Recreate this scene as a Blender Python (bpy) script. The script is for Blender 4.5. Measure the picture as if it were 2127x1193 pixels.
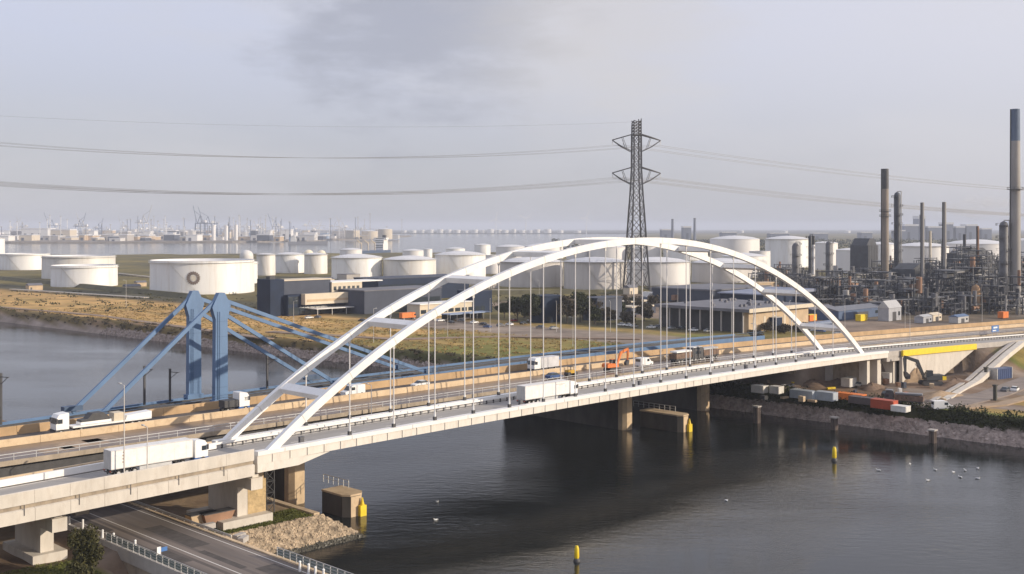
import bpy, math, random
from math import sin, cos, pi, radians, sqrt, exp, log
from mathutils import Vector, Matrix
random.seed(7)
for o in list(bpy.data.objects): bpy.data.objects.remove(o)
scn = bpy.context.scene
COL = scn.collection

# ---------------------------------------------------------------- camera, sky, sun, exposure
H, FPX, CXP, HYP = 46.0, 2341.0, 1063.5, 472.0      # eye height, focal length in photo pixels, principal column, horizon row
cam_data = bpy.data.cameras.new('camera'); cam = bpy.data.objects.new('camera', cam_data); COL.objects.link(cam)
cam.location = (0, 0, H); cam.rotation_euler = (radians(90), 0, 0)
cam_data.sensor_width = 36; cam_data.lens = 36*FPX/2127
cam_data.shift_y = -(596.5-HYP)/2127
cam_data.clip_start = .5; cam_data.clip_end = 60000
scn.camera = cam
scn.view_settings.view_transform = 'Standard'; scn.view_settings.look = 'None'
scn.view_settings.exposure = 0.0; scn.view_settings.gamma = 1; scn.view_settings.use_curve_mapping = False
scn.cycles.use_denoising = True
scn.cycles.max_bounces = 6; scn.cycles.volume_bounces = 0
scn.cycles.caustics_reflective = False; scn.cycles.caustics_refractive = False

SUN_EL = radians(18)
SUN_AZ = math.atan2(-.215, .977)                      # towards the sun in the ground plane: right, a little behind the camera
sund = Vector((cos(SUN_AZ)*cos(SUN_EL), sin(SUN_AZ)*cos(SUN_EL), sin(SUN_EL)))
sl = bpy.data.lights.new('sun', 'SUN'); sl.energy = 4.5; sl.angle = radians(.6); sl.color = (1, .86, .68)
sun = bpy.data.objects.new('sun', sl); COL.objects.link(sun)
sun.rotation_euler = sund.to_track_quat('Z', 'Y').to_euler()

world = bpy.data.worlds.new('World'); scn.world = world; world.use_nodes = True
wn, wl = world.node_tree.nodes, world.node_tree.links
wn.clear()
def N(tree, kind, **kw):
    n = tree.nodes.new(kind)
    for k, v in kw.items():
        if k.startswith('i_'): n.inputs[k[2:].replace('_', ' ')].default_value = v
        else: setattr(n, k, v)
    return n
W = world.node_tree
def wmath(op, a, b=None, c=None):
    n = N(W, 'ShaderNodeMath', operation=op)
    for i, q in enumerate((a, b, c)):
        if q is None: continue
        if isinstance(q, (int, float)): n.inputs[i].default_value = q
        else: wl.new(q, n.inputs[i])
    return n.outputs[0]
def wmix(fac, a, b):
    n = N(W, 'ShaderNodeMix', data_type='RGBA')
    for i, q in ((0, fac), (6, a), (7, b)):
        if isinstance(q, (int, float)): n.inputs[i].default_value = q
        elif isinstance(q, tuple): n.inputs[i].default_value = q+(1,)
        else: wl.new(q, n.inputs[i])
    return n.outputs[2]
SKY = .10
def sk(r, g, b): return (r/SKY, g/SKY, b/SKY)
tc = N(W, 'ShaderNodeTexCoord')
sep = N(W, 'ShaderNodeSeparateXYZ'); wl.new(tc.outputs['Generated'], sep.inputs[0])
nish = N(W, 'ShaderNodeTexSky', sky_type='NISHITA', sun_disc=False, sun_elevation=SUN_EL, sun_rotation=pi/2-SUN_AZ,
         air_density=1.0, dust_density=1.6, ozone_density=1.2)
mp = N(W, 'ShaderNodeMapping'); mp.inputs['Scale'].default_value = (1, 1, 3.2); wl.new(tc.outputs['Generated'], mp.inputs[0])
nz = N(W, 'ShaderNodeTexNoise', i_Scale=3.2, i_Detail=6.0, i_Roughness=.55); wl.new(mp.outputs[0], nz.inputs['Vector'])
nz2 = N(W, 'ShaderNodeTexNoise', i_Scale=14.0, i_Detail=7.0, i_Roughness=.58); wl.new(mp.outputs[0], nz2.inputs['Vector'])
elev = wmath('MAXIMUM', sep.outputs[2], 0.0)
r1 = N(W, 'ShaderNodeMapRange', interpolation_type='SMOOTHSTEP'); r1.inputs['From Max'].default_value = .2; wl.new(elev, r1.inputs[0])
base = wmix(r1.outputs[0], sk(.525, .53, .57), sk(.68, .71, .87))
r2 = N(W, 'ShaderNodeMapRange', interpolation_type='SMOOTHSTEP'); r2.inputs['From Min'].default_value = .40; r2.inputs['From Max'].default_value = .68; wl.new(nz.outputs['Fac'], r2.inputs[0])
base = wmix(wmath('MULTIPLY', r2.outputs[0], .55), base, sk(.70, .69, .74))
r5 = N(W, 'ShaderNodeMapRange', interpolation_type='SMOOTHSTEP'); r5.inputs['From Min'].default_value = -.25; r5.inputs['From Max'].default_value = .6; wl.new(sep.outputs[0], r5.inputs[0])
base = wmix(wmath('MULTIPLY', r5.outputs[0], wmath('MULTIPLY_ADD', r1.outputs[0], .5, .3)), base, sk(.84, .82, .885))
# a loose grey cloud bank above the middle of the view, with a warm right flank
cd = N(W, 'ShaderNodeVectorMath', operation='DISTANCE'); wl.new(tc.outputs['Generated'], cd.inputs[0])
cd.inputs[1].default_value = Vector((-.075, 1, .225)).normalized()
dd = wmath('ADD', cd.outputs['Value'], wmath('MULTIPLY', wmath('SUBTRACT', nz2.outputs['Fac'], .5), .24))
r3 = N(W, 'ShaderNodeMapRange', interpolation_type='SMOOTHSTEP'); r3.inputs['From Min'].default_value = .165; r3.inputs['From Max'].default_value = .05; wl.new(dd, r3.inputs[0])
base = wmix(wmath('MULTIPLY', r3.outputs[0], .85), base, sk(.45, .46, .55))
cd2 = N(W, 'ShaderNodeVectorMath', operation='DISTANCE'); wl.new(tc.outputs['Generated'], cd2.inputs[0])
cd2.inputs[1].default_value = Vector((.075, 1, .20)).normalized()
dd2 = wmath('ADD', cd2.outputs['Value'], wmath('MULTIPLY', wmath('SUBTRACT', nz2.outputs['Fac'], .5), .14))
r4 = N(W, 'ShaderNodeMapRange', interpolation_type='SMOOTHSTEP'); r4.inputs['From Min'].default_value = .16; r4.inputs['From Max'].default_value = .02; wl.new(dd2, r4.inputs[0])
base = wmix(wmath('MULTIPLY', r4.outputs[0], .6), base, sk(.74, .70, .69))
skyc = wmix(.86, nish.outputs[0], base)
bg = N(W, 'ShaderNodeBackground'); bg.inputs['Strength'].default_value = SKY; wl.new(skyc, bg.inputs[0])
wo = N(W, 'ShaderNodeOutputWorld'); wl.new(bg.outputs[0], wo.inputs[0])

# ---------------------------------------------------------------- helpers
TH = radians(45.18); CU, SU = cos(TH), sin(TH)
BX, BY = -24.69, 171.43                              # the arch bridge's first near hanger; local frame: t along the bridges, n across them
def L(t, n, z=0.0): return Vector((BX+t*CU-n*SU, BY+t*SU+n*CU, z))
def toL(x, y): x -= BX; y -= BY; return (x*CU+y*SU, -x*SU+y*CU)
def at(px, py, z=5.0):
    Y = FPX*(H-z)/(py-HYP); return Vector(((px-CXP)/FPX*Y, Y, z))
def atY(px, Y, z=5.0): return Vector(((px-CXP)/FPX*Y, Y, z))
def zat(py, Y): return H-(py-HYP)*Y/FPX
def t_at(px, n):
    r = (px-CXP)/FPX; return (r*(BY+n*CU)-(BX-n*SU))/(CU-r*SU)
def ulen(C, px):
    r = (px-CXP)/FPX; return (r*C.y-C.x)/(CU-r*SU)
def nlen(C, px):
    r = (px-CXP)/FPX; return (r*C.y-C.x)/(-SU-r*CU)

MATS = {}
def M(name, col, rough=.6, metal=0.0, var=.14, scale=.6, bump=0.0, stretch=(1, 1, 1), dirt=None, dirt_amt=.0, spec=.5, bscale=None):
    if name in MATS: return MATS[name]
    m = bpy.data.materials.new(name); m.use_nodes = True; T = m.node_tree; b = T.nodes['Principled BSDF']
    b.inputs['Roughness'].default_value = rough; b.inputs['Metallic'].default_value = metal; b.inputs['Specular IOR Level'].default_value = spec
    tc = N(T, 'ShaderNodeTexCoord'); mp = N(T, 'ShaderNodeMapping'); mp.inputs['Scale'].default_value = stretch
    T.links.new(tc.outputs['Object'], mp.inputs[0])
    nz = N(T, 'ShaderNodeTexNoise', i_Scale=scale, i_Detail=5.0, i_Roughness=.6); T.links.new(mp.outputs[0], nz.inputs['Vector'])
    rp = N(T, 'ShaderNodeMapRange'); rp.inputs['From Min'].default_value = .3; rp.inputs['From Max'].default_value = .7
    rp.inputs['To Min'].default_value = 1-var; rp.inputs['To Max'].default_value = 1+var; T.links.new(nz.outputs['Fac'], rp.inputs[0])
    mx = N(T, 'ShaderNodeMix', data_type='RGBA', blend_type='MULTIPLY'); mx.inputs[0].default_value = 1; mx.inputs[6].default_value = tuple(col)+(1,)
    T.links.new(rp.outputs[0], mx.inputs[7]); out = mx.outputs[2]
    if dirt:
        n2 = N(T, 'ShaderNodeTexNoise', i_Scale=scale*2.3, i_Detail=6.0, i_Roughness=.65); T.links.new(mp.outputs[0], n2.inputs['Vector'])
        r2 = N(T, 'ShaderNodeMapRange'); r2.inputs['From Min'].default_value = .5; r2.inputs['From Max'].default_value = .72; r2.inputs['To Max'].default_value = dirt_amt
        T.links.new(n2.outputs['Fac'], r2.inputs[0])
        m2 = N(T, 'ShaderNodeMix', data_type='RGBA'); T.links.new(r2.outputs[0], m2.inputs[0]); T.links.new(out, m2.inputs[6]); m2.inputs[7].default_value = tuple(dirt)+(1,); out = m2.outputs[2]
    T.links.new(out, b.inputs['Base Color'])
    if bump:
        n3 = N(T, 'ShaderNodeTexNoise', i_Scale=bscale or scale*4, i_Detail=4.0); T.links.new(tc.outputs['Object'], n3.inputs['Vector'])
        bp = N(T, 'ShaderNodeBump', i_Strength=bump, i_Distance=.1); T.links.new(n3.outputs['Fac'], bp.inputs['Height']); T.links.new(bp.outputs[0], b.inputs['Normal'])
    MATS[name] = m; return m

class MB:
    def __init__(s): s.v = []; s.f = []
    def add(s, vs, fs):
        k = len(s.v); s.v += [tuple(q) for q in vs]; s.f += [tuple(i+k for i in f) for f in fs]; return s
    def box(s, x0, x1, y0, y1, z0, z1):
        return s.add([(x0,y0,z0),(x1,y0,z0),(x1,y1,z0),(x0,y1,z0),(x0,y0,z1),(x1,y0,z1),(x1,y1,z1),(x0,y1,z1)],
                     [(0,3,2,1),(4,5,6,7),(0,1,5,4),(1,2,6,5),(2,3,7,6),(3,0,4,7)])
    def bar(s, p, q, w, h=None, up=(0, 0, 1)):
        h = h or w; p = Vector(p); q = Vector(q); d = (q-p)
        if d.length < 1e-6: return s
        d.normalize(); up = Vector(up)
        if abs(d.dot(up)) > .98: up = Vector((1, 0, 0))
        a = d.cross(up).normalized()*(w/2); b = a.cross(d).normalized()*(h/2)
        vs = [p-a-b, p+a-b, p+a+b, p-a+b, q-a-b, q+a-b, q+a+b, q-a+b]
        return s.add(vs, [(0,1,2,3),(7,6,5,4),(0,4,5,1),(1,5,6,2),(2,6,7,3),(3,7,4,0)])
    def cyl(s, p, q, r, r2=None, n=12, caps=True):
        r2 = r if r2 is None else r2; p = Vector(p); q = Vector(q); d = (q-p).normalized()
        up = Vector((0, 0, 1)) if abs(d.z) < .9 else Vector((1, 0, 0))
        a = d.cross(up).normalized(); b = d.cross(a)
        vs = []
        for i in range(n):
            c = a*cos(2*pi*i/n)+b*sin(2*pi*i/n); vs += [p+c*r, q+c*r2]
        fs = [(2*i, 2*i+1, 2*((i+1) % n)+1, 2*((i+1) % n)) for i in range(n)]
        if caps: fs += [tuple(2*i for i in range(n)), tuple(2*i+1 for i in reversed(range(n)))]
        return s.add(vs, fs)
    def lathe(s, prof, n=32, c=(0, 0, 0)):
        vs = []
        for (r, z) in prof:
            for i in range(n): vs.append((c[0]+r*cos(2*pi*i/n), c[1]+r*sin(2*pi*i/n), c[2]+z))
        fs = []
        for j in range(len(prof)-1):
            for i in range(n):
                k = (i+1) % n; fs.append((j*n+i, j*n+k, (j+1)*n+k, (j+1)*n+i))
        return s.add(vs, fs)
    def prism(s, poly, a0, a1, axis='y'):
        n = len(poly)
        def P(p, a): return (p[0], a, p[1]) if axis == 'y' else ((p[0], p[1], a) if axis == 'z' else (a, p[0], p[1]))
        vs = [P(p, a0) for p in poly]+[P(p, a1) for p in poly]
        fs = [tuple(range(n)), tuple(range(2*n-1, n-1, -1))]+[(i, i+n, (i+1) % n+n, (i+1) % n) for i in range(n)]
        return s.add(vs, fs)
    def sweep(s, pts, sec, closed=True):
        """section sec (list of (across, up)) carried along pts: each pt = (origin, across_vec, up_vec)"""
        k = len(sec); vs = []
        for (o, a, u) in pts:
            for (x, z) in sec: vs.append(Vector(o)+Vector(a)*x+Vector(u)*z)
        fs = []
        for j in range(len(pts)-1):
            for i in range(k):
                m = (i+1) % k; fs.append((j*k+i, j*k+m, (j+1)*k+m, (j+1)*k+i))
        fs += [tuple(reversed(range(k))), tuple((len(pts)-1)*k+i for i in range(k))]
        return s.add(vs, fs)
    def mesh(s, name, mat, smooth=False):
        me = bpy.data.meshes.new(name); me.from_pydata([tuple(q) for q in s.v], [], s.f); me.update()
        import bmesh
        bm = bmesh.new(); bm.from_mesh(me); bmesh.ops.recalc_face_normals(bm, faces=bm.faces); bm.to_mesh(me); bm.free()
        if smooth:
            me.polygons.foreach_set('use_smooth', [True]*len(me.polygons)); me.set_sharp_from_angle(angle=radians(38))
        if mat: me.materials.append(mat)
        return me
    def build(s, name, mat, parent=None, smooth=False, loc=None, rz=0):
        o = bpy.data.objects.new(name, s.mesh(name, mat, smooth)); COL.objects.link(o)
        if parent: o.parent = parent
        if loc is not None: o.location = loc
        if rz: o.rotation_euler.z = rz
        return o
def place(name, me, parent, loc=(0, 0, 0), rz=0):
    o = bpy.data.objects.new(name, me); COL.objects.link(o); o.parent = parent; o.location = loc; o.rotation_euler.z = rz; return o
def tag(o, label, cat, group=None):
    o['label'] = label; o['category'] = cat
    if group: o['group'] = group
    return o
VEHICLES = {'truck', 'van', 'car', 'roller'}
def thing(name, label, cat, loc=(0, 0, 0), rz=0, group=None):
    o = bpy.data.objects.new(name, None); COL.objects.link(o); o.location = loc; o.rotation_euler.z = rz
    o.empty_display_size = .1
    if cat in VEHICLES: o.scale = (.87,)*3
    return tag(o, label, cat, group)
def struct(o, kind='structure'): o['kind'] = kind; return o
KIDS = {}
def copy_tree(o, parent=None):
    c = o.copy(); COL.objects.link(c); c.parent = parent
    for ch in o.children: copy_tree(ch, c)
    return c
def dup(o, loc, rz=0, label=None, group=None, scale=None):
    c = copy_tree(o); c.location = loc; c.rotation_euler.z = rz
    if label: c['label'] = label
    if group: c['group'] = group
    if scale: c.scale = (scale,)*3
    return c
def bridge_frame(name, label, cat, group=None): return thing(name, label, cat, (BX, BY, 0), TH, group)

# ---------------------------------------------------------------- materials
white = M('white_paint', (.83, .82, .80), .38, var=.05, scale=.35, dirt=(.55, .50, .44), dirt_amt=.25)
conc_shade = M('shade_dark_concrete', (.075, .065, .055), .85, var=.35, scale=.4, stretch=(1, 1, .4))  # shaded version of the concrete: the shade is put into the base colour
white_arch = M('white_arch_paint', (.83, .825, .81), .42, var=.05, scale=.3, dirt=(.62, .58, .52), dirt_amt=.30)
white_clean = M('white_clean', (.84, .84, .83), .35, var=.03)
cream_steel = M('cream_steel', (.70, .66, .60), .5, var=.08, stretch=(1, 1, .3), dirt=(.42, .34, .26), dirt_amt=.35)
conc_new = M('new_concrete', (.60, .555, .49), .75, var=.10, scale=.5, stretch=(1, 1, .35), bump=.1, dirt=(.38, .31, .24), dirt_amt=.35)
conc_tan = M('tan_concrete', (.60, .46, .30), .8, var=.14, scale=.35, dirt=(.34, .23, .13), dirt_amt=.5)
conc_old = M('old_concrete', (.36, .30, .23), .85, var=.2, scale=.5, bump=.25, stretch=(1, 1, .5), dirt=(.16, .13, .10), dirt_amt=.6)
conc_grey = M('grey_concrete', (.42, .39, .36), .8, var=.12, scale=.6, bump=.1)
asph_new = M('pale_asphalt', (.34, .325, .31), .8, var=.10, scale=.3, stretch=(.15, 1, 1), dirt=(.22, .20, .19), dirt_amt=.4)
asph_old = M('milled_brown_asphalt', (.145, .10, .075), .32, var=.35, scale=.25, stretch=(.3, 1, 1), dirt=(.30, .22, .16), dirt_amt=.55)
asph_low = M('worn_asphalt', (.16, .135, .12), .85, var=.34, scale=.22, stretch=(1, .12, 1), bump=.08, dirt=(.10, .085, .08), dirt_amt=.5)
asph = M('asphalt', (.11, .10, .095), .85, var=.2, scale=.2)
mark = M('road_marking', (.72, .70, .66), .6, var=.12, scale=1.5)
blue_steel = M('blue_steel', (.095, .180, .325), .45, var=.10, scale=.4, stretch=(1, 1, .25), dirt=(.06, .12, .24), dirt_amt=.4)
blue_dark = M('blue_dark_steel', (.05, .09, .16), .5, var=.15, scale=.4)
galv = M('galvanised_steel', (.48, .48, .48), .45, metal=.3, var=.12, scale=1.5)
dark_steel = M('dark_steel', (.055, .055, .06), .6, var=.25, scale=1)
lattice = M('lattice_steel', (.06, .057, .057), .6, var=.2, scale=.2)
rubber = M('rubber', (.02, .02, .02), .8, var=.1)
glass = M('dark_glass', (.03, .04, .05), .12, var=.2, scale=.8, spec=.8)
yellow = M('yellow_paint', (.80, .58, .02), .5, var=.10, scale=.8, dirt=(.55, .38, .02), dirt_amt=.3)
orange = M('orange_paint', (.72, .19, .03), .5, var=.12, scale=.7, dirt=(.40, .10, .03), dirt_amt=.4)
redbrown = M('red_container', (.40, .07, .03), .6, var=.15, scale=.6, dirt=(.22, .05, .03), dirt_amt=.5)
blue_paint = M('blue_paint', (.04, .12, .34), .4, var=.1)
sign_blue = M('sign_blue', (.06, .17, .42), .45, var=.06)
sky_blue = M('sky_blue_paint', (.28, .38, .52), .5, var=.1)
navy = M('navy_cladding', (.011, .023, .055), .6, var=.25, scale=.12, spec=.2)
slate = M('slate_cladding', (.060, .070, .10), .6, var=.15, scale=.15, spec=.25)
creamwall = M('cream_wall', (.62, .54, .42), .7, var=.08, scale=.3)
tanwall = M('tan_wall', (.52, .39, .25), .75, var=.15, scale=.3)
greyroof = M('grey_roof', (.15, .15, .17), .7, var=.18, scale=.15)
tank_white = M('tank_white', (.76, .75, .725), .5, var=.06, scale=.16, stretch=(1, 1, .12), dirt=(.56, .49, .41), dirt_amt=.5)
tank_pale = M('tank_pale', (.66, .64, .60), .5, var=.07, scale=.16, stretch=(1, 1, .12), dirt=(.48, .41, .34), dirt_amt=.55)
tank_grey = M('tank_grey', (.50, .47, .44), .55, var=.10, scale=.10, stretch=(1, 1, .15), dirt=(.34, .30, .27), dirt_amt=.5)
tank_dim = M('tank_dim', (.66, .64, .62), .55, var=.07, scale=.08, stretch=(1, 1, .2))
roof_white = M('tank_roof', (.70, .70, .71), .5, var=.06, scale=.1)
emblem_mat = M('emblem_brown', (.20, .15, .12), .6, var=.2, scale=.4)
emblem_in = M('emblem_pale', (.66, .60, .50), .6, var=.05)
steel_ref = M('refinery_steel', (.045, .050, .062), .6, var=.35, scale=.25)
steel_ref2 = M('refinery_grey', (.12, .12, .13), .55, var=.3, scale=.25)
pipe_mat = M('pipe_silver', (.34, .33, .32), .45, metal=.3, var=.25, scale=.3)
rust = M('rust_brown', (.28, .16, .10), .75, var=.3, scale=.3)
stack_mat = M('stack_grey', (.30, .285, .27), .7, var=.2, scale=.06, stretch=(1, 1, .4), dirt=(.24, .21, .19), dirt_amt=.5)
stack_blue = M('stack_blue_top', (.09, .13, .20), .7, var=.2, scale=.1)
brick = M('brick_wall', (.30, .17, .11), .8, var=.2, scale=.5)
wet_stone = M('wet_stone', (.06, .055, .04), .5, var=.4, scale=1)
stone_mats = [M('riprap_stone', (.37, .29, .20), .9, var=.55, scale=.9, bump=.3), M('bank_stone', (.33, .27, .24), .9, var=.45, scale=.8, bump=.3)]
bark = M('bark', (.10, .075, .055), .9, var=.3, scale=2)
def leafmat(name, col, var=.45):
    m = M(name, col, .75, var=var, scale=.55, spec=.2); return m
leaf_dark = leafmat('leaf_dark', (.042, .048, .018))
leaf_olive = leafmat('leaf_olive', (.065, .062, .024))
leaf_brown = leafmat('leaf_brown', (.075, .062, .042))
# ---------------------------------------------------------------- road profiles in the bridge frame
def zr(t):                                           # arch-bridge carriageway
    if t < -17: return 13.2+.02*(t+17)
    if t > 163: return 13.2-.022*(t-163)
    return 13.2+.6*(1-((t-73)/90)**2)
def zo(t):                                           # older road bridge
    if t < 40: return 14.6
    if t < 150: return 14.6-1.1*((t-40)/110)**2
    return 13.5-.014*(t-150)
def zb(t): return max(9, 15.6-.00008*(t-85)**2)      # rail bridge
def nc(t):                                           # sideways bend of all the roads past the far bank
    return -.115*20*log(1+exp(min(30, (t-172)/20)))
def lerp_tab(tab, x):
    if x <= tab[0][0]: return tab[0][1]
    for (a, b), (c, d) in zip(tab, tab[1:]):
        if x <= c: return b+(d-b)*(x-a)/(c-a)
    return tab[-1][1]
BANK = [(-400, 152), (-48, 138), (25, 136), (135, 131), (215, 122), (426, 109), (1000, 70), (3000, -60)]
def tb(n): return lerp_tab(BANK, n)
def smooth(a, b, x):
    x = max(0, min(1, (x-a)/(b-a))); return x*x*(3-2*x)
def hash2(i, j):
    v = sin(i*127.1+j*311.7)*43758.5453; return v-math.floor(v)
def vnoise(x, y):
    i, j = math.floor(x), math.floor(y); fx, fy = x-i, y-j; fx = fx*fx*(3-2*fx); fy = fy*fy*(3-2*fy)
    a = hash2(i, j)*(1-fx)+hash2(i+1, j)*fx; b = hash2(i, j+1)*(1-fx)+hash2(i+1, j+1)*fx
    return a*(1-fy)+b*fy
def north_z(t, n):
    p = L(t, n); d = t-tb(n)
    if d < 0: z = max(-3, d*.9)
    else: z = min(5, d*1.0)
    if d > 6: z += .5*(vnoise(t*.06, n*.06)-.5)
    # low earth dykes round the tank farm
    off = n-nc(t)
    if t > 140 and -60 < off < 110:
        zc = zr(t)-.75 if off < 14 else zo(t)-.9
        start = 179 if off < 14.5 else 163
        da = max(0, off-53)/1.8
        if off < -.5 and t > 216: da = (-.5-off)/1.7
        elif off < 3.2 and t < 217: da = 99
        db = max(0, start-t)/1.2
        z = max(z, min(zc, 14)-da-db)
    # harbour basin behind the tank farm, open water on the left half
    if p.y > 1500:
        sx = -60+(p.y-1700)*.13
        lim = 1700+max(-120, min(500, (p.x+600)*.30))
        k = smooth(0, 60, p.y-lim)*smooth(260, 120, p.x-sx)
        z = z*(1-k)-3*k
    return z
OCH, OLI, GRN, DRT, GRV, DRK, STN, SCR = (.54, .34, .135), (.23, .185, .060), (.12, .155, .035), (.21, .145, .10), (.27, .22, .18), (.085, .078, .048), (.30, .245, .21), (.05, .05, .022)
def mixc(a, b, k): return tuple(x*(1-k)+y*k for x, y in zip(a, b))
def north_col(t, n):
    d = t-tb(n); off = n-nc(t); p = L(t, n)
    k = vnoise(t*.05+9, n*.03); k2 = vnoise(t*.16, n*.05+40)
    if d < 2.2: return STN
    if n > 52 and t > 300 and n < 300: return mixc(mixc(DRT, GRV, k), DRK, smooth(330, 400, t)*k2)
    if n > 52:                                       # left of the bridges
        c = mixc(OLI, OCH, smooth(.25, .75, .45*k+.55*k2))
        if n > 190: c = mixc(c, OCH, smooth(190, 300, n)*(.5+.5*smooth(.2, .6, k2)))
        else: c = mixc(mixc(c, OLI, .35), GRN, .75*smooth(.3, .6, k))
        if d < 11: c = mixc(c, SCR if k2 > .35 else DRT, .8)
        if n < 250 and d > 64: c = mixc(c, GRV, smooth(70, 75, d)*smooth(112, 102, d)*smooth(52, 80, n))
        if n > 250 and d > 78: c = mixc(c, DRK, smooth(78, 100, d))
        if d > 118: c = mixc(c, mixc(DRK, OLI, k), smooth(118, 126, d))
        return c
    if off >= -1.5 and t > 160: return mixc(DRT, GRV, k)
    if d < 6.5: return mixc(SCR, GRN, .35*smooth(5.2, 6.2, d))
    if d < 9.5: return mixc(GRN, OLI, k2)
    c = mixc(DRT, GRV, smooth(.3, .7, k2))           # the works yard
    if t > 221-.30*(off+2) and off < -1: c = mixc(c, mixc(GRN, OCH, .6*k2), smooth(0, 4, t-221+.30*(off+2)))
    if off < -30: c = mixc(c, mixc(OLI, OCH, k2), smooth(-30, -36, off)*smooth(7, 9, d)*(0 if 16 < d < 24 else 1))
    return c
def ground_material(name):
    m = bpy.data.materials.new(name); m.use_nodes = True; T = m.node_tree; b = T.nodes['Principled BSDF']
    b.inputs['Roughness'].default_value = .95; b.inputs['Specular IOR Level'].default_value = .15
    at_ = N(T, 'ShaderNodeVertexColor', layer_name='tint'); tc = N(T, 'ShaderNodeTexCoord')
    n1 = N(T, 'ShaderNodeTexNoise', i_Scale=.07, i_Detail=9.0, i_Roughness=.68); T.links.new(tc.outputs['Object'], n1.inputs['Vector'])
    r = N(T, 'ShaderNodeMapRange'); r.inputs['From Min'].default_value = .3; r.inputs['From Max'].default_value = .7; r.inputs['To Min'].default_value = .55; r.inputs['To Max'].default_value = 1.4
    T.links.new(n1.outputs['Fac'], r.inputs[0])
    mx = N(T, 'ShaderNodeMix', data_type='RGBA', blend_type='MULTIPLY'); mx.inputs[0].default_value = 1
    T.links.new(at_.outputs[0], mx.inputs[6]); T.links.new(r.outputs[0], mx.inputs[7]); T.links.new(mx.outputs[2], b.inputs['Base Color'])
    n2 = N(T, 'ShaderNodeTexNoise', i_Scale=1.1, i_Detail=5.0); T.links.new(tc.outputs['Object'], n2.inputs['Vector'])
    bp = N(T, 'ShaderNodeBump', i_Strength=.5, i_Distance=.25); T.links.new(n2.outputs['Fac'], bp.inputs['Height']); T.links.new(bp.outputs[0], b.inputs['Normal'])
    return m
gmat = ground_material('ground_soil')
def grid(name, ts, ns, zf, cf):
    vs, cs, fs = [], [], []
    for t in ts:
        for n in ns:
            z = zf(t, n); q = L(t, n, z); q.y = max(q.y, -290); vs.append(q); cs.append(cf(t, n))
    k = len(ns)
    for i in range(len(ts)-1):
        for j in range(k-1): fs.append((i*k+j, i*k+j+1, (i+1)*k+j+1, (i+1)*k+j))
    me = bpy.data.meshes.new(name); me.from_pydata([tuple(q) for q in vs], [], fs)
    ca = me.color_attributes.new('tint', 'FLOAT_COLOR', 'POINT')
    for i, c in enumerate(cs): ca.data[i].color = (*c, 1)
    me.polygons.foreach_set('use_smooth', [True]*len(fs)); me.update(); me.materials.append(gmat)
    o = bpy.data.objects.new(name, me); COL.objects.link(o)
    if sum(p.normal.z for p in me.polygons) < 0: me.flip_normals()
    return struct(o)
def steps(*segs):
    out = []
    for a, b, s in segs:
        x = a
        while x < b-1e-6: out.append(x); x += s
    out.append(segs[-1][1]); return out
def geo(a, b, s, g):
    out = [a]
    while out[-1] < b: out.append(out[-1]+s); s *= g
    return out
ts = steps((-400, 40, 40), (40, 100, 10), (100, 190, 1.6), (190, 260, 3.0))+geo(263, 7500, 5, 1.045)
ns = list(reversed([-q for q in geo(92, 5000, 6, 1.08)]))+steps((-90, -50, 4), (-50, 20, 1.8), (20, 60, 3), (60, 260, 6))+geo(268, 5000, 9, 1.045)
grid('ground', ts, ns, north_z, north_col)

# near (south) bank
def south_z(t, n):
    plat = 3.0+1.8*smooth(-22.5, -26, t)-1.1*smooth(-38, -42, t)+(.3*(vnoise(t*.3, n*.3)-.5) if t < -42 else 0)
    z = plat
    edge = -5.0 if n > 1 else -5.0+(1-n)*.85
    z = min(z, (edge-t)*5 if t > edge-1 else 99)
    if t > -26.3: z = min(z, 3.0-max(0, .3-n)*.62)
    else:
        lim = -2 if t > -41 else -7
        z = min(z, plat-max(0, lim-n)*.8)
    return max(z, -3)
def south_col(t, n):
    k = vnoise(t*.25, n*.25)
    if t > -26.3:
        if n < .2: return (.30, .235, .155)
        if n < 7 and t > -23: return mixc(GRN, OLI, k)
        return mixc(DRT, (.34, .25, .16), k)
    if t > -42: return mixc(DRT, GRV, k)
    c = mixc(DRT, (.36, .26, .16), k)
    if n < 3.2: c = mixc(c, mixc(GRN, OLI, k), smooth(3.2, 1.2, n))
    return c
grid('near_bank', steps((-900, -90, 45), (-90, 4, 1.0)), steps((-40, -14, 2), (-14, 20, .8), (20, 60, 4), (60, 900, 40)), south_z, south_col)

# far harbour land and the horizon shore
def slab_land(name, pts, z, col):
    me = bpy.data.meshes.new(name); k = len(pts)
    me.from_pydata([(x, y, z) for x, y in pts]+[(x, y, -3) for x, y in pts], [], [tuple(range(k))]+[(i, (i+1) % k, (i+1) % k+k, i+k) for i in range(k)])
    ca = me.color_attributes.new('tint', 'FLOAT_COLOR', 'POINT')
    for d in ca.data: d.color = (*col, 1)
    me.materials.append(gmat); me.update()
    if me.polygons[0].normal.z < 0: me.flip_normals()
    o = bpy.data.objects.new(name, me); COL.objects.link(o); return struct(o)
slab_land('harbour_land', [(-4500, 3300), (-1400, 3150), (-820, 3300), (-520, 4300), (-500, 5600), (-4500, 6200)], 4.6, (.24, .21, .18))
slab_land('horizon_land', [(-9500, 7300), (-200, 7700), (1200, 7600), (2400, 7000), (9000, 6800), (13000, 14500), (-13000, 14500)], 5.5, (.10, .10, .085))

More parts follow.
